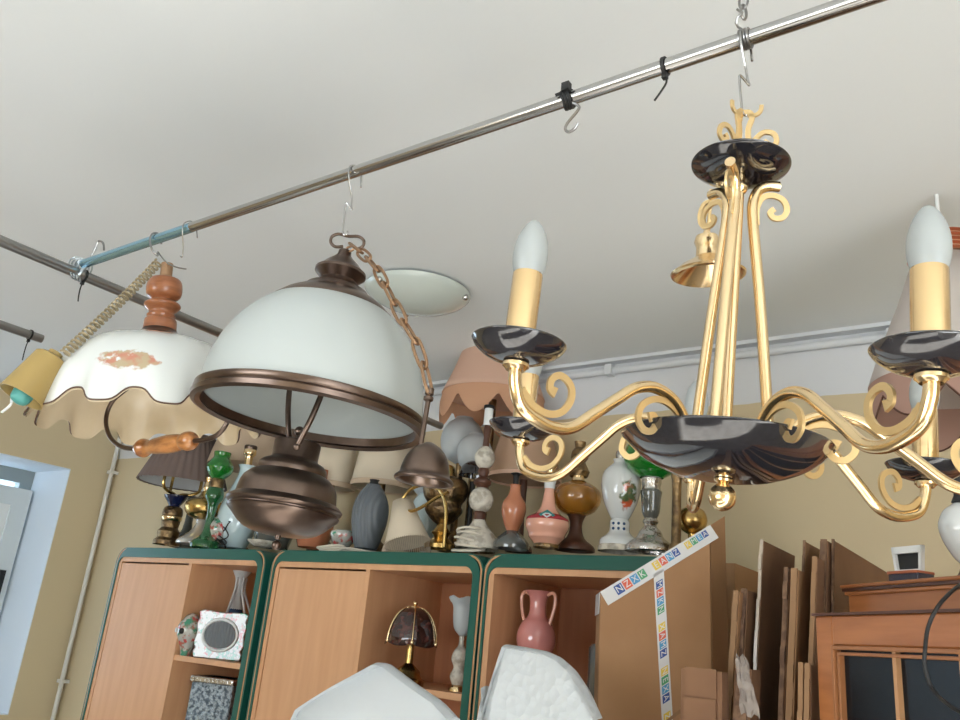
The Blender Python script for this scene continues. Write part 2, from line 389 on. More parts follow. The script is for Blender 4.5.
p = at(665, 72, Y=PY); zip_tie(p.x, PY, PZ, .0105, 'x', 'black tie with a dangling tail on the chrome rail near the chandelier', [(.002, 0, -.022), (-.004, 0, -.032), (-.012, 0, -.042)])
p = at(83, 280, X=PXJ); zip_tie(PXJ, .74, PZ-.019, .0125, 'y', 'black tie below the wire lashing at the rail crossing', [(-.002, 0, -.03), (0, 0, -.045), (.003, 0, -.055)])
zip_tie(-2.04, at(30, 335, X=-2.04).y, cE.z, .0125, 'y', 'black tie on the short rail end at far left', [(-.004, 0, -.03), (-.004, 0, -.05), (-.002, 0, -.065)])
def wire_hook(label, path, r=.0013, mt='steel', name='wire_hook'):
    P0 = Vector(path[0]); 
    o = MB().tube(smooth_pts([Vector(p)-P0 for p in path]), r, 8).build(name, mt, None, P0)
    return tag(o, label, 'hook', 'wire hooks on the rails')
def zhook(x, zend, label, zk=.42, w=.006, r=.0014, dx=0):
    x += dx
    # over the rail, down, a Z kink, down to the eye of the lamp
    top = PZ+.0088+r
    zm = PZ+(zend-PZ)*zk
    q = lambda u, z: (x+u*.817, PY+u*.576, z)
    p = [(x+.004, PY+.013, PZ-.020), (x+.003, PY+.011, PZ), (x+.002, PY+.006, top-.001), (x, PY, top), (x-.001, PY-.0095, PZ+.004), (x, PY-.0105, PZ-.012), q(.001, zm+.022), q(.003, zm+.006), q(.0045, zm-.0005), q(.001, zm+.004),
         q(-.004, zm+.010), q(-.0055, zm+.007), q(-.004, zend+.010), q(-.003, zend+.001), q(0, zend-.0030), q(.003, zend-.001), q(.003, zend+.004)]
    return wire_hook(label, p, r)
# ================================================================ CHANDELIER
cC = Vector((-.258, .7279, EYE+.2030)); tx = .061
nn = Vector((math.sin(tx), -.0009, 0)); nn.z = math.sqrt(1-nn.x**2-nn.y**2)
aa = Vector((0, 1, 0)).cross(nn).normalized(); bb = nn.cross(aa)
VR = Vector((.817, .576, 0))
rotq = Matrix((aa, bb, nn)).transposed().to_quaternion()
ch = thing('chandelier', 'gold and black chandelier with scrolled arms and candle bulbs hanging at right', 'chandelier', cC, rot=rotq)
MB().lathe(sprof([(.001, -.032), (.03, -.031), (.052, -.0265), (.076, -.0155), (.0926, -.001), (.0935, .001), (.091, .0015), (.074, -.011), (.05, -.022), (.001, -.027)]), 72).build('lower_dish', 'black_gloss', ch).location = (0, 0, -.008)
MB().lathe(sprof([(.0001, -.0695), (.006, -.0675), (.0105, -.063), (.0122, -.0565), (.0105, -.050), (.006, -.0455)], 4)+[(.0045, -.0445), (.006, -.0435), (.0085, -.0425), (.0085, -.0405), (.006, -.040), (.0085, -.0385), (.0085, -.0365), (.006, -.036), (.0095, -.034), (.0095, -.029), (.0001, -.029)], 32).build('finial', 'gold', ch)
MB().lathe(sprof([(.006, .279), (.02, .2795), (.035, .2825), (.046, .288), (.0488, .2905), (.047, .2905), (.035, .285), (.006, .2815)]), 56).build('upper_dish', 'black_gloss', ch).location = (0, 0, -.008)
mb = MB().tube([(0, 0, -.036), (0, 0, .278)], .0052, 16); mb.sphere((0, 0, .257), .0085)
mb.lathe([(.0001, .292), (.010, .291), (.010, .274), (.0001, .273)], 24)
mb.build('central_rod', 'gold', ch)
for ph in (-84, 36, 156):
    a = math.radians(ph); u = Vector((math.cos(a), math.sin(a), 0)); nr = Vector((-math.sin(a), math.cos(a), 0))
    R2 = lambda r, z: u*r+Vector((0, 0, z))
    path = smooth_pts([R2(r, z) for r, z in ((.040, -.012), (.038, .02), (.032, .08), (.0255, .14), (.018, .20), (.0145, .228), (.0145, .243), (.019, .256), (.028, .2625), (.040, .264))], 6)
    st = MB().tube(path, .0053, 16).build('curved_stem', 'gold', ch)
    sc = smooth_pts([R2(r, z) for r, z in ((.019, .218), (.0185, .236), (.024, .249), (.034, .253), (.0445, .249), (.0485, .239), (.0445, .230), (.036, .228), (.032, .2335), (.036, .238))], 6)
    MB().strip(sc, .0058, .0025, nr).build('scroll', 'gold_flat', st)
def arm(deg):
    a = math.radians(deg); u = Vector((math.cos(a), math.sin(a), 0)); nr = Vector((-math.sin(a), math.cos(a), 0))
    R2 = lambda r, z: u*r+Vector((0, 0, z))
    path = smooth_pts([R2(r, z) for r, z in ((.24, -.002), (.2385, -.014), (.2315, -.029), (.217, -.0365), (.198, -.0395), (.178, -.0345), (.157, -.018), (.134, .0005), (.114, .0155), (.092, .0215), (.070, .0165), (.054, .001), (.046, -.024))], 7)
    A = MB().tube(path, .0051, 16).build('arm', 'gold', ch)
    s1 = smooth_pts([R2(r, z) for r, z in ((.2315, -.016), (.222, -.0255), (.207, -.030), (.193, -.0265), (.184, -.016), (.183, -.005), (.189, .002), (.198, .0035), (.2045, -.002), (.2045, -.009), (.199, -.0115))], 6)
    MB().strip(s1, [.0045]*3+[.0058]*(len(s1)-12)+[.0058+.0004*i for i in range(9)], .0028, nr).build('scroll', 'gold_flat', A)
    s2 = smooth_pts([R2(r, z) for r, z in ((.056, -.002), (.066, .008), (.080, .0125), (.094, .0105), (.106, .002), (.109, -.010), (.102, -.018), (.093, -.0175), (.088, -.0105), (.091, -.004), (.0965, -.006))], 6)
    MB().strip(s2, [.0058]*(len(s2)-9)+[.0058+.0004*i for i in range(9)], .0028, nr).build('scroll', 'gold_flat', A)
    T = TZ(R2(.24, 0))
    MB().lathe([(.0001, -.004), (.0075, -.004), (.009, -.002), (.0105, -.001), (.0105, .0015), (.008, .003), (.0001, .003)], 28, T).build('collar', 'gold', A)
    MB().lathe(sprof([(.004, .0025), (.013, .003), (.024, .0065), (.033, .0125), (.0372, .0175), (.0375, .019), (.0355, .0185), (.024, .010), (.012, .0065), (.004, .006)]), 48, T).build('drip_cup', 'black_gloss', A)
    MB().lathe([(.0001, .006), (.0122, .006), (.0122, .0760), (.0116, .0775), (.0112, .0760), (.0112, .06), (.0001, .06)], 32, T).build('candle_sleeve', 'gold_brushed', A)
    MB().lathe(sprof([(.0001, .068), (.0085, .069), (.0118, .078), (.0141, .089), (.0136, .102), (.0100, .114), (.0048, .1225), (.0001, .1255)]), 28, T).build('bulb', 'bulb', A)
for d in (249, 322, 9, 56, 119, 175): arm(d)
mb = MB()
for ph in (-10, 110, 230):
    a = math.radians(ph+20); u = Vector((math.cos(a), math.sin(a), 0)); nr = Vector((-math.sin(a), math.cos(a), 0))
    R2 = lambda r, z: u*r+Vector((0, 0, z))
    mb.strip(smooth_pts([R2(r, z) for r, z in ((-.001, .345), (.006, .344), (.009, .337), (.006, .325), (.007, .312), (.014, .300), (.017, .290), (.014, .284))], 5), .0055, .0025, nr)
    mb.strip(smooth_pts([R2(r, z) for r, z in ((.008, .296), (.012, .309), (.021, .318), (.031, .315), (.034, .305), (.028, .299), (.0225, .304), (.0255, .308))], 5), .0052, .0025, nr)
    mb.strip(smooth_pts([R2(r, z) for r, z in ((.005, .341), (.012, .340), (.017, .344), (.018, .351))], 4), .004, .0025, nr)
mb.build('hanging_crown', 'gold_flat', ch)
inv = (Matrix.Translation(cC) @ rotq.to_matrix().to_4x4()).inverted()
# spare ceiling bell hanging behind the stems
bp = at(708, 270, Y=.83); s = mpp(bp); Tb = inv @ TZ(bp) @ Matrix.Rotation(.10, 4, 'X')
MB().lathe([(.9*s*r, z*s) for r, z in ((37, -7), (40, -6), (41, -4), (38, -2), (30, 4), (17, 11), (13, 14), (12, 24), (14, 30), (12, 36), (4, 38), (3.5, 42))]+[(.9*s*r, z*s) for r, z in ((3.5, 42), (2, 40), (10, 33), (10, 14), (28, 2), (37, -7))], 40, Tb).build('ceiling_bell', 'gold', ch)
q0 = inv @ (bp+Vector((0, 0, 40*s))); q1 = inv @ (bp+Vector((.006, -.005, 88*s)))
mb = MB().tube([q0, (q0+q1)/2, q1], .0022, 10)
mb.strip(smooth_pts([q0+Vector((x*s, 0, z*s)) for x, z in ((2, 38), (-6, 36), (-10, 26), (-9, 14), (-3, 8), (2, 14), (0, 22))], 5), .0045, .0025, (0, 1, 0))
mb.build('bell_cord', 'gold_flat', ch)
hookz = (Matrix.Translation(cC) @ rotq.to_matrix().to_4x4()) @ Vector((0, 0, .3445))
zhook(hookz.x+.002, hookz.z, 'kinked wire hook on the chrome rail holding the chandelier', .62)
# ================================================================ OPAL DOME PENDANT
DX, DY = -.8205, .7285
def zax(py):                          # height of a point on the lamp's axis seen at row py
    lo, hi = .9, 2.4
    for _ in range(40):
        m_ = (lo+hi)/2
        if pix((DX, DY, m_))[1] > py: lo = m_
        else: hi = m_
    return lo
zr = zax(415)
dl = thing('pendant_lamp', 'white opal glass dome pendant in dark bronze with an oil lamp style tank', 'pendant lamp', (DX, DY, zr))
GR, GH = .1455, .172
pr = [(GR*math.cos(t)*(1+.03*math.sin(2*t)), .004+GH*math.sin(t)) for t in [i*1.02/22 for i in range(23)]]
TD = Matrix.Rotation(.048, 4, Vector((-.576, .817, 0)))
dl.rotation_mode = 'QUATERNION'; dl.rotation_quaternion = TD.to_quaternion()
MB().lathe(pr, 96).build('glass_dome', 'opal', dl, solid=.004)
MB().lathe([(r-.0045, z*.85) for r, z in ((.146, .008), (.150, -.004), (.147, -.008), (.153, -.012), (.159, -.009), (.160, -.002), (.156, .002), (.1585, .006), (.158, .012), (.153, .014), (.150, .010), (.146, .008))], 96).build('rim_band', 'bronze', dl)
def zl(py): return zax(py)-zr
k = mpp((DX, DY, zax(270)))
top0 = .163; tf = .004+GH*math.sin(1.02)
MB().lathe([(.078, tf-.010), (.088, tf-.007), (.086, tf-.002), (.073, tf+.010), (.064, tf+.016), (.054, tf+.021), (.047, tf+.027), (.044, top0+.019), (.034, top0+.022), (.028, top0+.026), (.026, top0+.033), (.031, top0+.039), (.036, top0+.044), (.036, top0+.048), (.030, top0+.053), (.024, top0+.060), (.015, top0+.068), (.010, top0+.074), (.009, top0+.081), (.004, top0+.084), (.0001, top0+.084)], 48).build('top_cap', 'bronze', dl)
lz = top0+.084
ring = smooth_pts([(x*.817*1.1, x*.576*1.1, lz+z) for x, z in ((-.004, .004), (-.014, .002), (-.021, .008), (-.021, .017), (-.013, .0225), (0, .021), (.013, .0225), (.021, .017), (.021, .008), (.014, .002))], 6)
MB().tube(ring, .0023, 10).build('hanging_loop', 'bronze', dl)
MB().tube([(.009+.008*math.cos(t), 0, lz-.001+.004*math.sin(t)) for t in [2*PI*i/20 for i in range(20)]], .0018, 8, closed=True).build('small_ring', 'bronze_light', dl)
# chain to the dangling ceiling rose
A0 = Vector((.016, -.004, lz+.002)); rp = at(430, 385, Y=.71)-dl.location
side = at(397, 312, Y=.70)-dl.location
cp = smooth_pts([A0, A0.lerp(side, .5)+Vector((.008, -.01, .010)), side, side.lerp(rp, .5)+Vector((.006, 0, .004)), rp], 12)
tot = [0]
for i in range(1, len(cp)): tot.append(tot[-1]+(cp[i]-cp[i-1]).length)
NL = 9
chn = MB().sphere(A0, .0015, 8).build('chain', 'bronze_light', dl)
for j in range(NL):
    def pt(s_):
        for i in range(1, len(tot)):
            if tot[i] >= s_: return cp[i-1].lerp(cp[i], (s_-tot[i-1])/(tot[i]-tot[i-1]+1e-9))
        return cp[-1]
    L_ = tot[-1]/NL; p0 = pt(j*L_); p1 = pt((j+1)*L_); mid = (p0+p1)/2; t = (p1-p0).normalized()
    q = Vector((0, 1, 0)) if j % 2 == 0 else Vector((1, 0, .3)); q = (q-t*q.dot(t)).normalized()
    hl = L_/2+.0045; hw = .0062
    lk = [mid+t*(hl*math.copysign(abs(math.cos(w))**.75, math.cos(w)))+q*(hw*math.copysign(abs(math.sin(w))**.7, math.sin(w))) for w in [2*PI*i/20 for i in range(20)]]
    MB().tube(lk, .0021, 7, closed=True).build('link', 'bronze_light', chn)
s = mpp(rp+dl.location)
rm = MB()
rm.tube([rp+Vector((0, 0, .003)), rp-Vector((0, 0, 55*s))], 2.6*s, 12)
rm.lathe([(.1*s, 4*s), (4.5*s, 3*s), (4.5*s, -3*s), (3*s, -4*s), (5*s, -6*s), (5*s, -9*s), (2.6*s, -11*s)], 20, TZ(rp))
rm.build('drop_rod', 'bronze', dl)
rb = at(429, 470, Y=.71)-dl.location
MB().lathe(sprof([(2*s, 34*s), (5*s, 33*s), (13*s, 28*s), (20*s, 19*s), (23.5*s, 8*s), (24.5*s, 2*s), (28.5*s, -2*s), (28*s, -5*s), (24*s, -4*s), (22*s, 2*s), (18*s, 16*s), (2*s, 30*s)], 4), 44, TZ(rb)).build('ceiling_rose', 'bronze', dl)
# tank under the dome
s = mpp((DX, DY, zax(500)))*.97
tz = lambda py: zl(py); OT = Vector((-.0052, -.0058, 0))
pr = [(.1*s, tz(442)), (18*s, tz(442.5)), (24*s, tz(444)), (24.5*s, tz(446)), (24*s, tz(460)), (25*s, tz(462)), (32*s, tz(465)), (35*s, tz(468)), (36*s, tz(472)), (36*s, tz(475)), (41*s, tz(477.5)), (47*s, tz(483)), (50*s, tz(489)), (51*s, tz(495)), (52*s, tz(501)), (57*s, tz(504)), (59.5*s, tz(507)), (58.5*s, tz(509.5)), (55.5*s, tz(511)), (55.5*s, tz(512)), (57.5*s, tz(513.5)), (56.5*s, tz(516)), (52*s, tz(520)), (45*s, tz(527)), (38*s, tz(532)), (30*s, tz(535)), (22*s, tz(536.5)), (.1*s, tz(537))]
MB().lathe(pr, 64).build('tank', 'bronze', dl).location = OT
mb = MB().sphere((0, 0, tz(547)), 5*s); mb.lathe([(3*s, tz(541)), (3*s, tz(536))], 14); mb.build('bottom_knob', 'bronze', dl).location = OT
mb = MB().sphere((.0, -.002, tz(433)), 5.4*s); mb.lathe([(3*s, tz(437)), (4*s, tz(443))], 14); mb.build('top_knob', 'bronze', dl).location = OT
for az0, az1 in ((5, -42), (200, 150)):
    pts = []
    for j, (r, z) in enumerate(((.012, .15), (.030, .12), (.040, .06), (.042, .02), (.038, tz(425)), (.033, tz(440)), (.0265, tz(452)))):
        a = math.radians(az0+(az1-az0)*j/6); pts.append((r*math.cos(a), r*math.sin(a), z))
    e_ = Vector(pts[-1]); mb = MB().tube(smooth_pts(pts, 6), .0038, 14); mb.sphere(e_, .006, 12); mb.build('bracket', 'bronze', dl).location = OT
zhook(DX-.000, dl.location.z+lz+.0215, 'kinked wire hook on the chrome rail holding the opal dome pendant', .62, dx=.011)
# ================================================================ RUFFLED PORCELAIN PENDANT
RXp, RYp = -1.247, .728
def zax2(py):
    lo, hi = .9, 2.4
    for _ in range(40):
        m_ = (lo+hi)/2
        if pix((RXp, RYp, m_))[1] > py: lo = m_
        else: hi = m_
    return lo
z0 = zax2(412)
rl = thing('pendant_lamp', 'ruffled white pendant shade with painted flowers and a wooden pull grip at left', 'pendant lamp', (RXp, RYp, z0))
y2 = lambda py: zax2(py)-z0
fw2 = Vector((-.87, .49, 0)).normalized(); R2q = Matrix.Rotation(-.10, 4, fw2)
rl.rotation_mode = 'QUATERNION'; rl.rotation_quaternion = R2q.to_quaternion(); hpv = y2(263)
rl.location = Vector((RXp, RYp, z0+hpv))-(R2q @ Vector((0, 0, hpv))); R2i = R2q.inverted()
zt = y2(341); RR = .174; NS = 12
def ruf(a, t):
    g = t**3
    sc = .5+.5*math.tanh(1.7*math.sin(a*NS+.6)+.35)/.95
    r = .040+(RR-.040)*math.sin(min(t, 1)*PI/2*.98)+g*.012*(sc-.4)
    z = zt*(1-t**2.1)-g*.024*(sc-.45)-g*.006
    return r, z
vs = []; fs = []; nA, nT = 240, 22
for j in range(nT+1):
    for i in range(nA):
        a = 2*PI*i/nA; r, z = ruf(a, j/nT); vs.append((r*math.cos(a), r*math.sin(a), z))
for j in range(nT):
    for i in range(nA): fs.append((j*nA+i, j*nA+(i+1) % nA, (j+1)*nA+(i+1) % nA, (j+1)*nA+i))
fp = R2i @ (at(128, 358, Y=RYp-.10)-rl.location)
flower(M['porcelain'], fp, (.075, .075, .030), ((.48, .20, .13), (.42, .33, .20)), 75, .36)
MB().add(vs, fs).build('porcelain_shade', 'porcelain', rl)
inn = MB().add([(v[0]*.985, v[1]*.985, v[2]-.003) for v in vs], fs).build('shade_lining', 'cream_in', rl); inn['label'] = 'cream glazed inside of the shade'
rim = [Vector(vs[nT*nA+i]) for i in range(nA)]
MB().tube(rim, .0013, 6, closed=True).build('rim_line', 'rimline', rl)
s = mpp((RXp, RYp, zax2(330)))
MB().lathe([(.1*s, y2(326)), (14*s, y2(327)), (16*s, y2(330)), (22*s, y2(334)), (30*s, y2(339)), (32*s, y2(341)), (30*s, y2(343)), (.1*s, y2(343))], 40).build('metal_collar', 'bronze', rl)
MB().lathe(sprof([(8*s, y2(279)), (15*s, y2(280)), (17.5*s, y2(287)), (16.5*s, y2(295)), (11.5*s, y2(299)), (11.5*s, y2(300.5)), (16.5*s, y2(303)), (17.5*s, y2(306)), (12.5*s, y2(311)), (12.5*s, y2(314)), (14*s, y2(315)), (13.5*s, y2(318)), (15.5*s, y2(320)), (16*s, y2(329))], 4), 36).build('turned_wood_neck', 'wood_turned', rl)
MB().lathe([(.1*s, y2(263)), (6*s, y2(264)), (6*s, y2(281)), (.1*s, y2(281))], 24).build('stem_tube', 'bronze_light', rl)
L2 = lambda px, py, Y=RYp: R2i @ (at(px, py, Y=Y)-rl.location)
hp = [L2(150, 372), L2(128, 388), L2(112, 402), L2(106, 420), L2(110, 437), L2(122, 447), L2(140, 449)]
MB().tube(smooth_pts(hp, 6), 2.2*s, 12).build('handle_wire', 'bronze', rl)
hp = [L2(190, 441), L2(203, 440), L2(217, 435), L2(227, 422), L2(226, 405), L2(215, 390), L2(180, 372)]
MB().tube(smooth_pts(hp, 6), 2.2*s, 12).build('handle_wire', 'bronze', rl)
g0 = L2(137, 449); g1 = L2(195, 440); d = g1-g0; Lg = d.length
Tg = TZ(g0) @ d.to_track_quat('Z', 'Y').to_matrix().to_4x4()
s = mpp(rl.location+R2q @ g0)
MB().lathe(sprof([(.1*s, 0), (5*s, .5*s), (7.5*s, Lg*.05), (9.5*s, Lg*.12), (7*s, Lg*.19), (6.5*s, Lg*.24), (8*s, Lg*.35), (9*s, Lg*.55), (8.2*s, Lg*.72), (7*s, Lg*.79), (9.2*s, Lg*.86), (8.5*s, Lg*.94), (5*s, Lg*.99), (.1*s, Lg)], 5), 36, Tg).build('wooden_grip', 'wood_grip', rl)
# coiled cord and the ochre ceiling cup
c0 = L2(159, 262, .70); c1 = L2(64, 354, .575); dv = c1-c0; Lc = dv.length
up = Vector((0, -1, 0)); w_ = dv.normalized().cross(up).normalized(); up = w_.cross(dv.normalized())
turns = 27; pts = []
for i in range(turns*12+1):
    t = i/(turns*12); a = 2*PI*turns*t; sag = -.004*math.sin(PI*t)
    pts.append(c0+dv*t+Vector((0, 0, sag))+(up*math.cos(a)+w_*math.sin(a))*.0066)
MB().tube(pts, .0019, 6).build('coiled_cord', 'coil', rl)
e0 = L2(52, 358, .575); e1 = L2(21, 397, .55); d = e1-e0; Lg = d.length; s = mpp(rl.location+R2q @ e0)
Tg = TZ(e0) @ d.to_track_quat('Z', 'Y').to_matrix().to_4x4()
cu = MB().lathe([(.1*s, -.010), (7*s, -.010), (7*s, -.002), (14*s, -.001), (16.5*s, .002), (22*s, Lg), (21*s, Lg), (15.5*s, .006), (.1*s, .006)], 40, Tg).build('ceiling_cup', 'ochre', rl)
MB().lathe(sprof([(.1*s, Lg*.2), (9*s, Lg*.25), (10*s, Lg*.9), (8*s, Lg*1.12), (.1*s, Lg*1.18)], 4), 24, Tg @ TZ((.007, .0, 0))).build('terminal_block', 'teal', cu)
hk = [L2(15, 388, .55), L2(12, 398, .55), L2(11, 404, .55), L2(6, 409, .55), L2(2, 412, .55)]
MB().tube(smooth_pts(hk, 5), 1.3*s, 8).build('cup_hook', 'white_plastic', cu)
x = at(155, 245, Y=PY).x
pp = [at(162, 262, Y=.722), at(154, 252, Y=.716), at(152, 243, Y=.713), at(156, 237, Y=.722)]
mb = MB().tube(smooth_pts([(x-.001, PY+.012, PZ-.004), (x, PY+.008, PZ+.008), (x, PY, PZ+.0115), (x, PY-.010, PZ+.006), (x+.001, PY-.012, PZ-.008), (x+.010, PY-.008, PZ-.028), (x+.016, PY, PZ-.036), (x+.010, PY+.003, PZ-.030)], 6), .0018, 8)
mb.tube(smooth_pts([at(158, 252, Y=PY), at(166, 262, Y=PY-.006), at(176, 267, Y=PY-.004), at(186, 269, Y=PY)], 5), .0014, 8)
tag(mb.build('wire_hook', 'dull_steel'), 'dark bent hook on the blue rail end holding the ruffled pendant', 'hook', 'wire hooks on the rails')
# ---- remaining hooks
x = at(188, 233, Y=PY).x
wire_hook('thin empty wire hook on the rail just right of the blue end', [(x+.012, PY+.012, PZ-.016), (x+.006, PY+.010, PZ+.002), (x+.003, PY, PZ+.0125), (x, PY-.011, PZ+.004), (x, PY-.011, PZ-.012), (x+.001, PY-.003, PZ-.040), (x-.001, PY, PZ-.055), (x-.008, PY, PZ-.052)], .0010, 'steel')
p = at(570, 100, Y=PY); x = p.x
mb = [(x+.002, PY, PZ-.010)]
wire_hook('empty grey S hook tied below the chrome rail', [(x, PY-.004, PZ-.006), (x+.012, PY, PZ-.014), (x+.012, PY, PZ-.021), (x-.001, PY, PZ-.034), (x-.004, PY, PZ-.042), (x+.001, PY, PZ-.048), (x+.009, PY, PZ-.046), (x+.013, PY, PZ-.040)], .0018, 'dull_steel', 's_hook')
mb = MB()
for k in range(3):
    mb.tube([(x-.006+.004*k+.002*math.sin(w*2), PY+.0108*math.cos(w), PZ+.0108*math.sin(w)) for w in [2*PI*i/18 for i in range(19)]], .0022, 6)
mb.tube([(x-.008, PY-.010, PZ+.004), (x-.014, PY-.012, PZ+.002)], .0022, 6).box((x-.004, PY-.016, PZ+.003), (x+.006, PY-.008, PZ+.014))
tag(mb.build('tape_binding', 'black'), 'black binding round the chrome rail above the empty S hook', 'binding')
# chain and wire that hold the rail, upper right
x = at(745, 40, Y=PY).x; t = thing('support_wire', 'twisted grey wire and chain holding the chrome rail up near the chandelier', 'wire', (x, PY, PZ))
mb = MB()
for k in range(4): mb.tube([(-.004+.003*k, .0105*math.cos(w), .0105*math.sin(w)) for w in [2*PI*i/18 for i in range(19)]], .0014, 6)
mb.tube([(-.004+.0035*math.cos(i*1.1), -.006+.003*math.sin(i*1.1), .008+.004*i) for i in range(9)], .0014, 6)
mb.build('wire_wrap', 'dull_steel', t)
c_ = MB()
for j in range(int((CH-PZ-.028)/.0145)+1):
    z = .034+.0145*j
    if PZ+z > CH-.006: break
    q = (1, 0) if j % 2 else (.3, .95)
    c_.tube([(q[0]*.0048*math.sin(w), q[1]*.0048*math.sin(w)-.003, z+.0095*math.cos(w)) for w in [2*PI*i/14 for i in range(14)]], .0015, 6, closed=True)
c_.build('chain', 'dull_steel', t)
p = at(92, 258, X=PXJ+.02)
wire_hook('open wire hook sticking up beside the rail crossing at left', [tuple(at(90, 262, Y=.735)), tuple(at(92, 255, Y=.735)), tuple(at(95, 249, Y=.735)), tuple(at(97, 244, Y=.735)), tuple(at(99, 241, Y=.735)), tuple(at(103, 243, Y=.735)), tuple(at(104, 250, Y=.735))], .0020, 'dull_steel')
# ================================================================ CEILING LIGHT
cl = at(418, 290, Z=CH); R0 = .155
cl.z = CH
t = thing('ceiling_light', 'shallow frosted glass ceiling light with a chrome ball clip', 'ceiling light', cl)
MB().lathe(sprof([(.0001, -.062), (.05, -.058), (.10, -.045), (.14, -.025), (R0, -.012), (R0+.001, -.009), (R0-.006, -.009), (.13, -.018), (.0001, -.05)], 5), 64).build('glass_bowl', 'lamp_glass', t)
MB().lathe([(.0001, 0), (.10, 0), (.10, -.012), (.0001, -.02)], 32).build('backplate', 'white_plastic', t)
cdr = at(466, 296, Z=CH-.02)-cl; a0 = math.atan2(cdr.y, cdr.x)
for k in range(3):
    a = a0+k*2*PI/3; c_ = (math.cos(a)*(R0-.008), math.sin(a)*(R0-.008), -.024)
    mb = MB().sphere(c_, .010, 16); mb.tube([c_, (c_[0], c_[1], 0)], .003, 8); mb.build('clip', 'silver', t)
# ================================================================ CABINETS
DC = 2.0; DEP = .40; ZT = EYE+.218
def cabinet(x0, x1, xd, label, shelf, door=True, nm='cabinet'):
    """green framed bookcase, x0..x1 between the wooden carcass sides"""
    t = thing(nm, label, 'cabinet', ((x0+x1)/2, DC+DEP/2, 0), 'green framed wooden cabinets in a row'); o = t.location
    def B(mb, n, mt, par=t, **k):
        for i, v in enumerate(mb.v): mb.v[i] = v-o
        return mb.build(n, mt, par, **k)
    def arch(xa, xb, zt, r, w_l, w_t, w_r, yf, yb):
        # arch ring (outer rounded, inner square-ish), extruded in y
        out = [(xa, .0), (xa, zt-r)]+[(xa+r-r*math.cos(a), zt-r+r*math.sin(a)) for a in [PI/2*i/8 for i in range(1, 9)]]
        out += [(xb-r+r*math.sin(a), zt-r+r*math.cos(a)) for a in [PI/2*i/8 for i in range(0, 9)]]+[(xb, 0.)]
        ri = max(r-w_t, .004)
        inn_ = [(xa+w_l, 0.), (xa+w_l, zt-w_t-ri)]+[(xa+w_l+ri-ri*math.cos(a), zt-w_t-ri+ri*math.sin(a)) for a in [PI/2*i/8 for i in range(1, 9)]]
        inn_ += [(xb-w_r-ri+ri*math.sin(a), zt-w_t-ri+ri*math.cos(a)) for a in [PI/2*i/8 for i in range(0, 9)]]+[(xb-w_r, 0.)]
        n = len(out); vs = [(x, y, z) for y in (yf, yb) for (x, z) in out+inn_]; fs = []
        for i in range(n-1):
            fs.append((i, i+1, n+i+1, n+i)); fs.append((2*n+i, 2*n+n+i, 2*n+n+i+1, 2*n+i+1))
            fs.append((i, 2*n+i, 2*n+i+1, i+1)); fs.append((n+i, n+i+1, 3*n+i+1, 3*n+i))
        fs.append((0, n, 3*n, 2*n)); fs.append((n-1, 3*n-1, 4*n-1, 2*n-1))
        return vs, fs
    # outer thin green shell, wooden bead, inner green panel
    a, b = x0-.012, x1+.030
    v, f = arch(a-.009, b+.009, ZT+.038, .060, .007, .004, .007, DC-.0008, DC+DEP); B(MB().add(v, f), 'outer_shell', 'green')
    v, f = arch(a-.002, b+.002, ZT+.0335, .050, .006, .006, .006, DC-.0014, DC+DEP); B(MB().add(v, f), 'wood_bead', 'wood_edge')
    v, f = arch(a+.004, b-.004, ZT+.0365, .068, .008, .036, .026, DC-.0026, DC+DEP); B(MB().add(v, f), 'green_frame', 'green')
    B(MB().box((x0, DC+.002, ZT-.018), (x1, DC+DEP-.01, ZT)).box((x0, DC+.002, .0), (x0+.018, DC+DEP-.01, ZT-.018)), 'carcass', 'wood_cab', smooth=False)
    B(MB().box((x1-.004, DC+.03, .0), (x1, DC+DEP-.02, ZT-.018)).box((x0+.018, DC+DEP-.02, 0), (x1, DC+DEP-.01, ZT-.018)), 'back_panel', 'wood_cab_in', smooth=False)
    if door:
        d_ = B(MB().box((x0+.02, DC+.004, .08), (xd-.012, DC+.022, ZT-.024)), 'door', 'wood_cab', bevel=.002)
        B(MB().box((xd-.010, DC+.002, 0), (xd+.008, DC+DEP-.02, ZT-.018)), 'divider', 'wood_cab', smooth=False)
        xs = xd+.008
    else: xs = x0+.018
    for z in shelf:
        B(MB().box((xs, DC+.006, z-.018), (x1-.004, DC+DEP-.02, z)), 'shelf', 'wood_cab', smooth=False)
    return t
SH = EYE-.128
cabinet(-3.262, -2.395, -2.785, 'leftmost green framed cabinet holding the painted china clock', (SH, SH-.36, .6, .1))
cabinet(-2.305, -1.455, -1.868, 'middle green framed cabinet holding the stained glass lamp', (SH, SH-.36, .6, .1))
cabinet(-1.400, -.842, 0, 'right green framed cabinet holding the pink two handled vase', (SH, SH-.36, .6, .1), door=False)
CT = ZT+.038
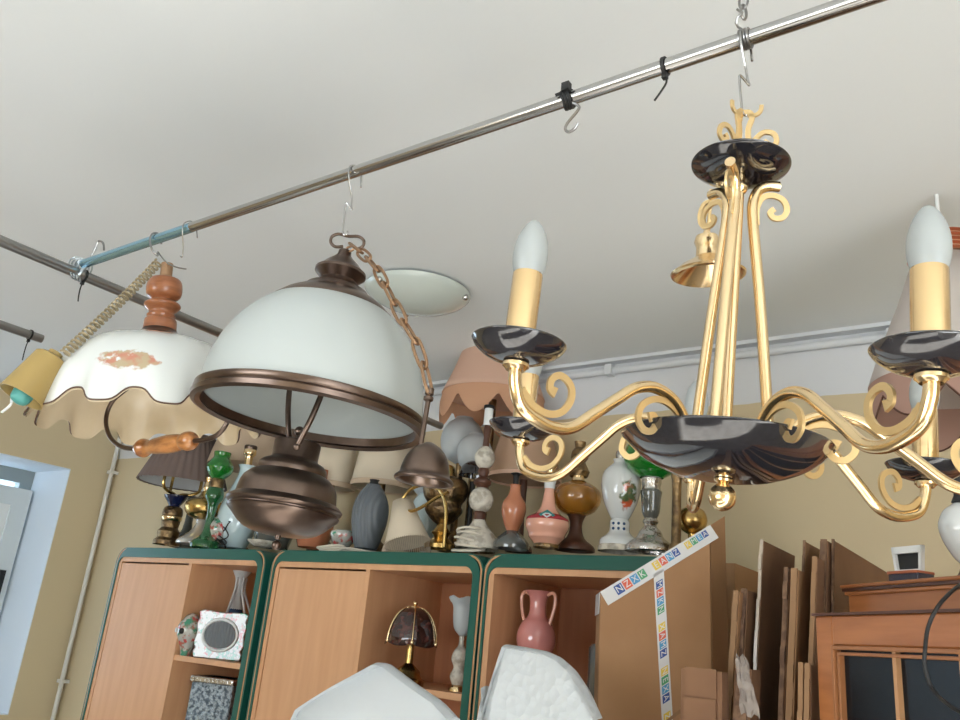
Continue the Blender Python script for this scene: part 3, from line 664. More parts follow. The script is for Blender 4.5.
# ================================================================ THINGS ON THE CABINETS
def stand(name, label, cat, px, Y, parts, zb=CT, group='old lamps and vases on the cabinet tops', pyref=545, rotz=0):
    """parts: (name, material, [(r_px, y_px)...], opts).  Rows of the photo become heights above the shelf."""
    p = at(px, pyref, Y=Y); base = Vector((p.x, Y, zb)); s = mpp(base); yb = pix(base)[1]
    t = thing(name, label, cat, base, group)
    def hy(y):
        lo, hi = -.3, 1.2
        for _ in range(30):
            m_ = (lo+hi)/2
            if pix(base+Vector((0, 0, m_)))[1] > y: lo = m_
            else: hi = m_
        return max(lo, 0)
    for it in parts:
        n, mt, pr = it[:3]; o = it[3] if len(it) > 3 else {}
        prof = [(max(r, .05)*s*(1+.1*hy(y)), hy(y)) for r, y in pr]
        if o.get('smooth', True) and len(prof) > 2: prof = sprof(prof, 3)
        prof = [(r, max(z, 0)) for r, z in prof]
        off = o.get('off', (0, 0)); tl = o.get('tilt')
        T = TZ((off[0]*s, off[1], 0))
        if tl: T = TZ((off[0]*s, off[1], tl[2]*s)) @ Matrix.Rotation(tl[0], 4, tl[1]) @ TZ((0, 0, -tl[2]*s))
        q = MB().lathe(prof, o.get('n', 36), T, fr=o.get('fr'), fz=(lambda f: (lambda a, r: f(a)*s))(o['fz']) if 'fz' in o else None).build(n, mt, t, solid=o.get('solid', 0))
        if 'label' in o: q['label'] = o['label']
    return t, s, yb
def extra(t, n, mt, f): mb = MB(); f(mb); return mb.build(n, mt, t)
pleat = lambda a, z: 1+.018*math.sin(a*34)
# 1 taupe pleated shade on three brass arms
t, s, yb = stand('table_lamp', 'table lamp with a taupe pleated shade on brass arms, far left', 'table lamp', 166, 2.16, [
    ('base', 'old_brass', [(13, 545), (13, 541), (10, 538), (11, 532), (8, 528), (9, 522), (8, 520)], dict(smooth=False)),
    ('ring_collar', 'gold', [(9, 521), (10, 519), (10, 517), (8, 516)], {}),
    ('band', 'old_brass', [(9, 517), (10, 514), (9, 509), (7, 507)], {}),
    ('navy_cup', 'navy', [(4, 512), (5, 508), (6, 505), (11, 498), (11, 496), (3, 497)], dict(label='glossy navy cup'))])
for k in range(3):
    a = -PI/2+.25+k*2*PI/3; u = Vector((math.cos(a), math.sin(a), 0)); z_ = lambda y: Vector((0, 0, (yb-y)*s))
    MB().tube(smooth_pts([z_(497), z_(494)+u*5*s, z_(493)+u*14*s, z_(489)+u*21*s, z_(480)+u*22*s, z_(470)+u*21*s], 5), 1.6*s, 8).build('arm', 'brass', t)
MB().lathe([(44*s, (yb-484)*s), (24*s, (yb-434)*s)], 136, TZ((6*s, 0, 0)), fr=pleat).build('pleated_shade', 'taupe_pleat', t, solid=.002)
MB().lathe([(42*s, (yb-483)*s), (23*s, (yb-436)*s)], 64, TZ((6*s, 0, 0))).build('lining', 'lining', t)
# 2 glass oil lamp with brass font
stand('oil_lamp', 'clear footed oil lamp with a brassy round font beside the taupe shade', 'oil lamp', 197, 2.15, [
    ('foot', 'clear_glass', [(21, 545), (20, 541), (10, 533), (5, 524), (6, 520)]),
    ('font', 'brass', [(5, 520), (14, 517), (19, 510), (17, 502), (8, 498), (5, 492)]),
    ('burner', 'gold', [(4, 492), (5, 488), (4, 482), (5, 478), (.1, 478)])])
stand('oil_lamp', 'slim green oil lamp with a green glass bulb chimney', 'oil lamp', 205, 2.07, [
    ('base', 'deep_green_glass', [(15, 548), (14, 542), (6, 535), (4, 520), (5, 505), (9, 498), (8, 490), (5, 486)]),
    ('burner', 'old_brass', [(7, 488), (7, 482), (5, 478), (.1, 478)]),
    ('green_chimney', 'green_glass', [(6, 479), (11, 474), (13.5, 468), (11, 462), (8, 458), (8.5, 453), (8, 453)])])
stand('table_lamp', 'dark squat lamp base behind the footed oil lamp', 'table lamp', 184, 2.30, [
    ('base', 'smoke_glass', [(14, 548), (13, 540), (5, 530), (4, 505), (8, 498), (.1, 496)])])
stand('trinket_bowl', 'small pinkish china bowl between the green oil lamp and pale blue vase', 'bowl', 217, 2.12, [
    ('bowl', 'china_multi', [(8, 545), (12, 538), (14, 528), (11, 522), (9, 521)]), ('lid', 'china_multi', [(10, 521), (6, 517), (2, 514), (.1, 513)])])
# 3 pale blue vase lamp
t, s, yb = stand('vase_lamp', 'pale blue bottle vase lamp with black cable loops at its foot', 'table lamp', 233, 2.17, [
    ('vase', 'blue_vase', [(13, 548), (16, 540), (20, 525), (19, 508), (13, 492), (8, 478), (7, 470), (9, 466)]),
    ('socket', 'gold', [(4, 467), (4, 457), (6, 455), (6, 450), (5, 448), (.1, 448)]), ('top_cap', 'bronze', [(6, 450), (6, 446), (.1, 446)])])
def f(mb):
    for k in range(5):
        mb.tube([((-1+14*math.cos(w+k))*s, -.075-.006*math.sin(3*w), (4+9*k*.5+7*math.sin(w))*s+.004) for w in [2*PI*i/24 for i in range(24)]], .0026, 6, closed=True)
extra(t, 'cable', 'black', f)
stand('table_lamp', 'lamp with a wide faded pink shade behind the pale blue vase', 'table lamp', 232, 2.30, [
    ('base', 'old_brass', [(18, 552), (16, 546), (5, 538), (4, 500), (5, 480)]),
    ('shade', 'beige_cloth', [(38, 468), (35, 454), (29, 434)], dict(solid=.002))])
# low clutter under the tank
stand('saucer', 'small cream saucer stack below the bronze tank', 'saucer', 262, 2.06, [('saucer', 'marble', [(8, 547), (14, 543), (15, 541), (9, 543), (.1, 544)])], group=None)
stand('glass_lamp', 'grey glass lamp base half hidden behind the bronze tank', 'table lamp', 272, 2.2, [('base', 'smoke_glass', [(16, 548), (20, 530), (15, 510), (6, 500), (5, 480)])])
stand('vase_lamp', 'brown clay lamp hidden behind the bronze tank', 'table lamp', 312, 2.2, [('body', 'terracotta', [(14, 548), (18, 535), (18, 520), (9, 505), (5, 495), (5, 470)])])
# 4 two cream drum shades
for px, wl, wr, lab in ((322, 20, 17, 'cream drum shade lamp half hidden by the bronze tank'), (374, 27, 22, 'cream drum shade lamp standing behind the grey urn')):
    stand('table_lamp', lab, 'table lamp', px, 2.30, [
        ('base', 'old_brass', [(15, 552), (13, 546), (5, 538), (6, 520), (4, 505), (4, 470)]),
        ('drum_shade', 'cream_cloth', [(wl+4, 487), (wr+2, 440)], dict(solid=.002, n=48)),
        ('trim', 'beige_cloth', [(wl+4.4, 489), (wl+4.6, 486), (wl+4.4, 484)], {})])
# 5 grey urn with a white cable at its foot
t, s, yb = stand('urn_lamp', 'dark grey ribbed urn lamp base with a white cable round its foot', 'table lamp', 366, 2.13, [
    ('urn', 'grey_clay', [(11, 549), (14, 540), (18, 520), (17.5, 505), (12, 492), (8, 487), (7, 485)]), ('cap', 'black', [(6, 486), (4, 482), (5, 480), (.1, 480)])])
def f(mb):
    for k in range(3):
        mb.tube([((20+2*k)*s*math.cos(w), (20+2*k)*s*math.sin(w), .005+.004*k+.003*math.sin(3*w)) for w in [2*PI*i/32 for i in range(32)]], .003, 6, closed=True)
extra(t, 'cable', 'cable_white', f)
p = at(332, 545, Y=2.07)
mb = MB()
for k in range(4): mb.tube([(.032*math.cos(w)*(1+.1*k)*1.5, .022*math.sin(w)*(1+.1*k), .006+.005*k+.004*math.sin(2*w+k)) for w in [2*PI*i/32 for i in range(32)]], .0045, 6, closed=True)
tag(mb.build('cable_coil', 'cable_white', None, (p.x, 2.07, CT)), 'coil of white cable lying left of the grey urn', 'cable')
stand('trinket_bowl', 'little reddish china dish left of the grey urn', 'bowl', 342, 2.13, [('dish', 'china_multi', [(7, 547), (12, 540), (13, 533), (9, 531), (.1, 536)])], group=None)
# 6 small tipped beige shade with fringe
p = at(405, 545, Y=2.07); s = mpp(p); o = Vector((p.x, 2.07, CT))
t = thing('lamp_shade', 'small beige lamp shade with fringe tipped over beside the grey urn', 'lamp shade', o, 'old lamps and vases on the cabinet tops')
T = TZ((4*s, 0, 8*s)) @ Matrix.Rotation(-.30, 4, 'Y')
MB().lathe([(23*s, 4*s), (15*s, 28*s), (10*s, 48*s)], 40, T).build('shade', 'cream_cloth', t, solid=.0015)
mb = MB()
for k in range(70):
    a = 2*PI*k/70; q = T @ Vector((23.2*s*math.cos(a), 23.2*s*math.sin(a), 5*s)); ln_ = max(q.z-.001, .004)
    mb.tube([q, q+Vector((.003*math.cos(a), .003*math.sin(a), -ln_*.5)), q+Vector((.005*math.cos(a), .005*math.sin(a)-.001, -ln_))], .0009, 4)
fr_ = mb.build('fringe', 'fringe', t); fr_['kind'] = 'stuff'
# 7 brass urn oil lamp
t, s, yb = stand('oil_lamp', 'ornate brass urn oil lamp under the dangling bronze bell', 'oil lamp', 440, 2.15, [
    ('base', 'brass', [(16, 549), (16, 545), (11, 541), (7, 537), (10, 533), (6, 528), (5, 524)], dict(smooth=False)),
    ('urn', 'old_brass', [(5, 525), (12, 520), (19, 511), (17, 504), (21, 498), (23, 488), (19, 480), (10, 477)]),
    ('burner', 'brass', [(10, 478), (8, 472), (6, 466), (.1, 466)])])
stand('wall_plate', 'blue grey plate standing behind the beige fringed shade', 'plate', 424, 2.26, [('plate', 'blue_vase', [(3, 552), (13, 545), (17, 525), (17, 508), (13, 498), (4, 490), (.1, 489)])], group=None)
p = at(399, 516, Y=2.03); s = mpp(p)
t = thing('spare_lamp_arm', 'bent brass tube lamp arms leaning before the brass urn', 'lamp arm', (at(430, 545, Y=2.05).x, 2.05, CT))
for pts in ([(399, 516), (401, 503), (410, 490), (424, 485), (437, 488), (444, 498), (446, 515), (444, 547)], [(401, 509), (412, 511), (424, 506), (436, 498), (448, 492)]):
    mb = MB().tube(smooth_pts([at(a, b, Y=2.05)-t.location for a, b in pts], 6), 1.7*s, 8); mb.sphere(at(*pts[0], Y=2.05)-t.location, 2.6*s, 10); mb.build('bent_tube', 'brass', t)
# 8 frosted glass globes at the back
for px, r_, y_, lab in ((452, 22, 440, 'pale frosted glass shade lamp behind the marble ball lamp'), (466, 18, 452, 'small milky glass shade lamp left of the marble ball lamp'), (418, 14, 480, 'small clear glass lamp shade under the bronze bell')):
    stand('glass_lamp', lab, 'table lamp', px, 2.32 if r_ > 20 else 2.25, [
        ('stem', 'old_brass', [(14, 552), (12, 546), (4, 540), (4, y_+r_)]), ('glass_shade', 'frost_glass', [(5, y_+r_+2), (r_*.8, y_+r_*.75), (r_, y_), (r_*.8, y_-r_*.6), (r_*.45, y_-r_*.9), (r_*.4, y_-r_)])])
stand('candle_sconce', 'black shaded desk lamp head between glass shades', 'lamp', 467, 2.20, [('base', 'black', [(13, 550), (12, 546), (3, 542), (3, 482)]), ('black_shade', 'black_gloss', [(15, 476), (13, 468), (8, 463), (3, 461)])])
# 9 marble ball lamp
t, s, yb = stand('column_lamp', 'column lamp of two marble balls with cream cable at its foot', 'table lamp', 477, 2.10, [
    ('foot', 'marble', [(22, 549), (21, 543), (17, 534), (10, 527), (6, 520)]),
    ('marble_ball', 'marble', [(5, 512), (10, 508), (12.5, 500), (10, 492), (5, 488)]),
    ('spindle', 'dark_wood', [(5, 521), (7, 514), (5, 511), (4, 489), (9, 484), (9, 481), (4, 477), (6, 472), (4, 467)], dict(smooth=False)),
    ('marble_ball', 'marble', [(4, 469), (8, 465), (10.5, 458), (8, 451), (4, 447)]),
    ('stem', 'dark_wood', [(3.5, 449), (3, 438), (4, 432), (3, 424), (.1, 424)], dict(smooth=False)),
    ('socket', 'white_plastic', [(4.5, 426), (4.5, 409), (.1, 409)], dict(smooth=False)), ('socket_ring', 'black', [(5.5, 409), (5.5, 406), (.1, 406)], dict(smooth=False))])
def f(mb):
    for k in range(5):
        mb.tube([((17-k*1.2)*s*math.cos(w+k)+(-3+2*(k % 2))*s, -.03+(14)*s*math.sin(w+k), (6+4.6*k+2.5*math.sin(w))*s) for w in [2*PI*i/28 for i in range(28)]], .0040, 7, closed=True)
extra(t, 'cable', 'cable_white', f)
# 10 peach scalloped shade
sc_ = lambda a: -9*abs(math.sin(a*5+.2))
t, s, yb = stand('table_lamp', 'lamp with a tall peach scalloped cloth shade behind the upper left candle arm', 'table lamp', 480, 2.27, [
    ('base', 'old_brass', [(16, 552), (14, 546), (5, 538), (4, 500), (4, 400)]),
    ('scalloped_shade', 'peach', [(28, 338), (34, 352), (42, 375), (52, 398)], dict(solid=.002, n=80)), ('top_ring', 'peach_deep', [(27, 337), (29, 337), (29, 340)], {})])
def f(mb):
    n = 120; v = []; fs = []
    for j in range(2):
        for i in range(n):
            a = 2*PI*i/n; r = (54+(2*j))*s; z = (yb-397)*s*1.045-(j*(10+22*abs(math.sin(a*4+.3))))*s
            v.append((r*math.cos(a), r*math.sin(a), z))
    for i in range(n): fs.append((i, (i+1) % n, n+(i+1) % n, n+i))
    mb.add(v, fs)
extra(t, 'valance', 'peach_deep', f)
# 11 terracotta vase lamp with gauze shade
stand('vase_lamp', 'small terracotta vase lamp under a faded brownish shade', 'table lamp', 511, 2.12, [
    ('saucer_foot', 'smoke_glass', [(18, 549), (18, 543), (12, 536), (6, 531)]), ('vase', 'terracotta', [(6, 531), (9, 524), (12.5, 512), (11.5, 503), (6.5, 495), (5, 487), (6, 485)]),
    ('stem', 'black', [(3, 486), (3, 476), (6, 474), (.1, 472)])])
stand('table_lamp', 'lamp with a brownish gauze cone shade behind the terracotta vase', 'table lamp', 519, 2.30, [
    ('base', 'dark_wood', [(14, 552), (12, 546), (4, 538), (4, 480)]), ('gauze_shade', 'gauze', [(37, 479), (31, 455), (23, 425)], dict(solid=.002, n=48)), ('hem', 'peach', [(37.5, 481), (37.8, 478), (37.2, 477)], {})])
# 12 pink painted vase lamp
t, s, yb = stand('vase_lamp', 'pink bellied vase lamp with a crimson band and teal diamond', 'table lamp', 546, 2.08, [
    ('foot', 'old_brass', [(13, 548), (13, 545), (12, 544)], {}),
    ('body', 'pink_clay', [(12, 545), (16, 540), (18, 538), (19, 534), (22, 527), (21, 520), (14, 515), (8, 508), (6, 498), (5, 490), (6, 480)]),
    ('painted_band', 'crimson', [(21.6, 522), (21, 519), (17, 516.5), (14.2, 515)], {}),
    ('patterned_neck', 'china', [(5.6, 489), (5.8, 484), (6.6, 480), (5, 479)], {}),
    ('socket', 'gold', [(4, 481), (4, 470), (6, 466), (.1, 466)], {})])
def f(mb):
    for r_, mi in ((7, 0), (4.2, 1), (2, 2)):
        mb.mi = mi; y = -(20.5+(7-r_)*.25)*s; z = (yb-518)*s
        mb.add([(-r_*1.2*s, y+.2*s, z), (0, y-1.0*s, z-r_*s*.8), (r_*1.2*s, y+.2*s, z), (0, y+3*s, z+r_*.8*s)], [(0, 1, 2, 3)])
mb = MB(); f(mb); mo = mb.build('diamond_motif', ['teal_paint', 'china', 'crimson'], t, smooth=False); mo.rotation_euler = (0, 0, .50)
# 13 amber oil lamp
stand('oil_lamp', 'amber glass oil lamp on a dark stem beside the pink vase lamp', 'oil lamp', 575, 2.20, [
    ('base', 'dark_wood', [(20, 551), (19, 546), (9, 538), (6, 526), (8, 518), (10, 515)]),
    ('font', 'amber_glass', [(8, 516), (18, 511), (24, 500), (22, 490), (14, 484), (7, 481)]),
    ('collar', 'gold', [(7, 483), (6, 477), (7, 475), (.1, 475)]),
    ('burner', 'old_brass', [(9, 477), (11, 472), (8, 466), (6, 462), (9, 458), (8, 452), (5, 448), (6, 442), (.1, 441)], dict(smooth=False))])
# 14 white urn with roses
t, s, yb = stand('china_urn', 'white china urn with red roses on a pierced foot', 'urn', 619, 2.08, [
    ('plinth', 'marble', [(21, 552), (21, 547), (20, 546)], dict(smooth=False)),
    ('foot', 'china', [(20, 546), (19, 540), (13, 535), (10, 531), (10, 523), (8, 519)]),
    ('body', 'china_roses', [(7, 521), (10, 517), (17, 502), (20, 486), (18, 473), (11, 466), (8, 463), (9, 460)]), ('neck', 'silver', [(6, 462), (6, 452), (.1, 452)], {})])
def f(mb):
    for ix in (-1, 0, 1):
        for iz in (0, 1):
            a = -PI/2+.35+ix*.55; mb.sphere((10.2*s*math.cos(a), 10.2*s*math.sin(a), (yb-530+iz*5)*s), 1.5*s, 10)
extra(t, 'pierced_holes', 'china_blue', f)
# 15 silver oil lamp with a green shade
stand('oil_lamp', 'silver footed oil lamp with a green glass shade behind the black dish', 'oil lamp', 650, 2.07, [
    ('foot', 'silver', [(25, 552), (24, 546), (14, 538), (11, 532), (6, 526), (8, 522), (6, 518)]),
    ('font', 'smoke_glass', [(6, 519), (9, 512), (10, 498), (11, 492), (9, 490)]),
    ('gallery', 'silver', [(10, 492), (9, 487), (10, 483), (10, 479), (.1, 478)], dict(smooth=False)),
    ('green_shade', 'green_glass', [(12, 478), (24, 470), (29, 456), (22, 442), (10, 434)])])
# 16 tall brass column and brass ball lamp
stand('candlestick', 'tall brass column candlestick beside the silver oil lamp', 'candlestick', 676, 2.05, [
    ('column', 'old_brass', [(8, 551), (7, 546), (5, 543), (4.5, 500), (5, 480), (6, 476), (6, 474)], dict(smooth=False)), ('candle_cup', 'brass', [(3, 475), (6, 471), (6, 465), (.1, 465)], {})])
stand('column_lamp', 'round bellied brass lamp peeping over the tall box', 'table lamp', 692, 2.10, [
    ('foot', 'brass', [(13, 551), (12, 546), (5, 541), (4, 535), (5, 532)]), ('ball', 'brass', [(5, 534), (12, 529), (15, 520), (12, 511), (5, 506), (4, 496)]), ('socket', 'gold', [(5, 497), (6, 490), (.1, 490)], {})])
# ================================================================ THINGS ON THE SHELVES
def on_shelf(name, label, cat, px, py, Y, zb=SH, group=None):
    p = at(px, py, Y=Y); b = Vector((p.x, Y, zb)); return b, mpp(b), pix(b)[1]
# painted china clock case and jug
b, s, yb = on_shelf('', '', '', 220, 655, 2.09)
t = thing('china_clock_case', 'painted white china case with an oval dark opening on the left cabinet shelf', 'ornament', b)
w, h = 26*s, 46*s
def orn(k=1.0): return [(w*x*k, h*z) for x, z in ((-.92, .0), (.92, .0), (.98, .12), (.9, .2), (1, .3), (.94, .5), (1, .72), (.92, .82), (1, .95), (.8, 1), (.0, .97), (-.8, 1), (-1, .95), (-.92, .82), (-1, .72), (-.94, .5), (-1, .3), (-.9, .2), (-.98, .12))]
MB().prism([(x, -.035, z) for x, z in orn()], (0, .05, 0)).build('case', 'china_multi', t, bevel=.004)
MB().tube([(17.5*s*math.cos(a), -.037, h*.5+15*s*math.sin(a)) for a in [2*PI*i/40 for i in range(40)]], .0055, 10, closed=True).build('oval_ring', 'china', t)
MB().prism([(15.5*s*math.cos(a), -.040, h*.5+13*s*math.sin(a)) for a in [2*PI*i/40 for i in range(40)]], (0, .004, 0)).build('oval_face', 'grey_clay', t)
t.rotation_euler = (0, 0, .55)
b, s, yb = on_shelf('', '', '', 226, 655, 2.24)
t = thing('lattice_vase', 'white openwork vase with curved handles behind the china case', 'vase', b)
MB().lathe(sprof([(10*s, 0), (11*s, 6*s), (11*s, 25*s), (9*s, 42*s), (6*s, 56*s), (5*s, 66*s), (6*s, 76*s), (11*s, 84*s), (10*s, 85*s)]), 36).build('body', 'china', t)
mb = MB()
for k in range(6):
    a = k*PI/3; u = Vector((math.cos(a), math.sin(a), 0))
    mb.tube(smooth_pts([u*r*s+Vector((0, 0, z*s)) for r, z in ((7, 78), (7, 66), (13, 52), (18, 40), (18, 28), (12, 18))], 5), 1.3*s, 8)
mb.build('handles', 'china', t)
MB().lathe([(9.5*s, 40*s), (9*s, 44*s), (8*s, 47*s)], 24).build('band', 'china_blue', t)
b, s, yb = on_shelf('', '', '', 184, 650, 2.03)
t = thing('china_lantern', 'small round white china pot with a dark hole left of the china case', 'ornament', (b.x+.012, b.y, b.z))
MB().lathe(sprof([(5*s, 0), (6*s, 6*s), (9*s, 13*s), (12*s, 20*s), (12*s, 28*s), (8*s, 35*s), (5*s, 39*s), (.1*s, 41*s)]), 30).build('pot', 'china_multi', t)
MB().lathe(sprof([(.1*s, 0), (5*s, 1*s), (5*s, 5*s), (3*s, 6*s)]), 20, TZ((-9*s, -.01, 23*s)) @ Matrix.Rotation(-1.4, 4, 'Y')).build('spout', 'china', t)
MB().sphere((3*s, -11.4*s, 23*s), 3*s, 12).build('dark_hole', 'black', t)
b, s, yb = on_shelf('', '', '', 206, 717, 2.05, zb=SH-.36)
zt_ = SH-.36; hh = (at(205, 676, Y=2.05).z-zt_); w = 25*s
mb = MB().box((-w, -.03, 0), (w, .09, hh)); t = thing('embossed_box', 'silver embossed casket on the lower left cabinet shelf', 'box', b+Vector((-.01, .03, 0)))
t.rotation_euler = (0, 0, .3)
mb.build('body', 'embossed', t, bevel=.004)
MB().box((-w*1.05, -.038, hh-.022), (w*1.05, .095, hh)).build('lid', 'silver', t, bevel=.004)
MB().box((-w*1.05, -.038, 0), (w*1.05, .095, .018)).build('plinth', 'silver', t, bevel=.004)
# stained glass lamp
b, s, yb = on_shelf('', '', '', 407, 680, 2.06)
t = thing('table_lamp', 'brass table lamp with a dark petal panelled glass shade in the middle cabinet', 'table lamp', b)
MB().lathe([(.1*s, 0), (17*s, 0), (17*s, 6*s), (14*s, 8*s), (12*s, 14*s), (6*s, 19*s), (4*s, 21*s), (3.6*s, 40*s), (.1*s, 40*s)], 32).build('base', 'brass', t)
NP = 6
for k in range(NP):
    a0_, a1_ = 2*PI*k/NP+.2, 2*PI*(k+1)/NP+.2; mb = MB(); v = []; fs = []; n1, n2 = 9, 6
    for j in range(n1):
        q = j/(n1-1); r = (3+25*math.sin(q*PI/2*.97)**.95)*s; z = (75-37*(1-math.cos(q*PI/2*.97)))*s
        for i in range(n2+1):
            w_ = i/n2; A = Vector((math.cos(a0_)*r, math.sin(a0_)*r, z)); B_ = Vector((math.cos(a1_)*r, math.sin(a1_)*r, z)); P_ = A.lerp(B_, w_); g = 1+.10*math.sin(PI*w_)*(q)
            v.append((P_.x*g, P_.y*g, z-(math.sin(PI*w_)*3.0*s*(q**4))))
    for j in range(n1-1):
        for i in range(n2): fs.append((j*(n2+1)+i, j*(n2+1)+i+1, (j+1)*(n2+1)+i+1, (j+1)*(n2+1)+i))
    MB().add(v, fs).build('glass_panel', 'tiffany', t, solid=.002)
    MB().tube([((3+25.6*math.sin(q*PI/2*.97)**.95)*s*math.cos(a0_), (3+25.6*math.sin(q*PI/2*.97)**.95)*s*math.sin(a0_), (75.3-37*(1-math.cos(q*PI/2*.97)))*s) for q in [j/12 for j in range(13)]], .0022, 8).build('rib', 'gold', t)
mb = MB().sphere((0, 0, 79*s), 2.6*s, 12); mb.lathe([(.1*s, 77*s), (5*s, 76*s), (6*s, 73.5*s)], 20)
for k in range(NP):
    a = 2*PI*k/NP+.2; mb.sphere((8.5*s*math.cos(a), 8.5*s*math.sin(a), 74*s), 1.7*s, 8); mb.sphere((28*s*math.cos(a), 28*s*math.sin(a), 41*s), 2*s, 8)
mb.build('finial', 'gold', t)
# tulip lamp by the post
b, s, yb = on_shelf('', '', '', 458, 682, 2.10)
b.x = min(b.x, -1.50)
t = thing('table_lamp', 'small lamp with a white tulip glass shade at the right of the middle cabinet', 'table lamp', b)
MB().lathe(sprof([(9*s, 0), (8*s, 4*s), (4*s, 7*s)]), 24).build('foot', 'gold', t)
MB().lathe(sprof([(6*s, 6*s), (9*s, 14*s), (6*s, 22*s), (9*s, 30*s), (7*s, 38*s), (3*s, 44*s), (3*s, 54*s)]), 24).build('stem', 'marble', t)
MB().lathe(sprof([(3*s, 53*s), (9*s, 60*s), (11*s, 72*s), (12*s, 82*s), (17*s, 90*s)]), 48, fz=lambda a, r: .004*math.sin(a*6) if r > 14*s else 0).build('tulip_shade', 'frost_glass', t, solid=.002)
# pink amphora
b, s, yb = on_shelf('', '', '', 533, 684, 2.10)
hh = yb-595; q = lambda y: (yb-y)*s
t = thing('pink_vase', 'pink glazed vase with two handles in the right cabinet', 'vase', b)
MB().lathe(sprof([(12*s, 0), (11*s, 5*s), (13*s, q(668)), (19*s, q(650)), (20*s, q(638)), (16*s, q(627)), (10*s, q(620)), (8.5*s, q(610)), (10*s, q(600)), (14*s, q(595)), (12.5*s, q(595.5))]), 40).build('body', 'pink_vase', t)
for sx in (-1, 1):
    MB().tube(smooth_pts([(sx*r*s, 0, q(y)) for r, y in ((11, 598), (17, 596), (20.5, 601), (19.5, 612), (16, 624), (14, 630))], 6), 1.9*s, 10).build('handle', 'pink_clay', t)
b, s, yb = on_shelf('', '', '', 600, 660, 2.13)
t = thing('glass_tumbler', 'grey glass jar half hidden behind the tall box in the right cabinet', 'jar', b)
MB().lathe([(.1*s, 0), (10*s, 1*s), (12*s, 12*s), (12*s, 58*s), (9*s, 62*s), (.1*s, 63*s)], 28).build('jar', 'smoke_glass', t)
# ================================================================ FOAM WRAPPED PACKAGES
def foam(label, pix_out, Y, th, mt, top=0):
    pts = [at(a, b, Y=Y) for a, b in pix_out]; x0 = min(p.x for p in pts); x1 = max(p.x for p in pts)
    top_ = sorted([(p.x, p.z) for p in pts]); n = 44; cx = (x0+x1)/2
    def zt_(x):
        for i in range(len(top_)-1):
            if top_[i][0] <= x <= top_[i+1][0]:
                u = (x-top_[i][0])/(top_[i+1][0]-top_[i][0]+1e-9); return top_[i][1]*(1-u)+top_[i+1][1]*u
        return top_[-1][1] if x > top_[-1][0] else top_[0][1]
    mb = MB(); ny = 10; vs = []; fs = []; m_ = 26
    # profile around: up the front, over the top, down the back
    ring_ = [(0, j/m_) for j in range(m_)]+[(j/ny, 1) for j in range(ny+1)]+[(1, 1-j/m_) for j in range(1, m_+1)]
    for i in range(n+1):
        x = x0+(x1-x0)*i/n; zt__ = zt_(x)
        for (a, h) in ring_:
            hh_ = h*zt__; y = Y+a*th; rr = 1-min(1, (zt__-hh_)/.04)
            y += (rr*rr*.018)*(1 if a == 0 else (-1 if a == 1 else 0))
            wob = .006*math.sin(x*21+hh_*9)+.004*math.sin(hh_*31-x*13)
            if 0 < a < 1: hh_ += .008*math.sin(PI*a)
            vs.append((x-cx+(wob*.4), y+(wob if a in (0, 1) else 0), max(hh_, 0)))
    m = len(ring_)
    for i in range(n):
        for j in range(m-1): fs.append((i*m+j, (i+1)*m+j, (i+1)*m+j+1, i*m+j+1))
    fs.append(list(range(m))[::-1]); fs.append([n*m+j for j in range(m)])
    mb.add(vs, fs); o = mb.build('wrapped_package', mt, None, (cx, 0, 0)); o.location = (cx, 0, 0)
    return tag(o, label, 'package', 'foam wrapped packages in front')
foam('tall package wrapped in smooth white foam, peaked corner, at bottom left of centre', [(288, 722), (293, 711), (330, 688), (368, 666), (378, 667), (404, 686), (430, 704), (446, 722)], 1.30, .05, 'foam_smooth')
foam('rounded package wrapped in bubbly white foam before the pink vase', [(478, 722), (480, 690), (484, 647), (500, 648), (520, 651), (540, 655), (553, 661), (565, 672), (578, 692), (592, 720)], 1.42, .05, 'foam')
# ================================================================ CARDBOARD
A = at(600, 592, Y=1.66); B = at(710, 525, Y=1.785); B2 = at(725, 516, Y=1.86)
hd = Vector((B.x-A.x, B.y-A.y, 0)).normalized(); nrm = Vector((-hd.y, hd.x, 0)); thb = .085
if nrm.dot(Vector((A.x, A.y, 0))) < 0: nrm = -nrm
t = thing('cardboard_box', 'tall narrow cardboard box sealed with letter printed tape', 'box', (A.x, A.y, 0))
La = Vector((A.x, A.y, 0)); l3 = lambda v: Vector(v)-La
bot = lambda P: Vector((P.x, P.y, .0))+hd*.03
MB().prism([l3(A), l3(B), l3(bot(B)), l3(bot(A))], nrm*thb).build('box_body', 'card', t, bevel=.003)
MB().prism([l3(B)+nrm*.001+hd*.001, l3(B2), l3(bot(B2)), l3(bot(B))+nrm*.001+hd*.001], nrm*.012).build('folded_flap', 'card', t, bevel=.001)
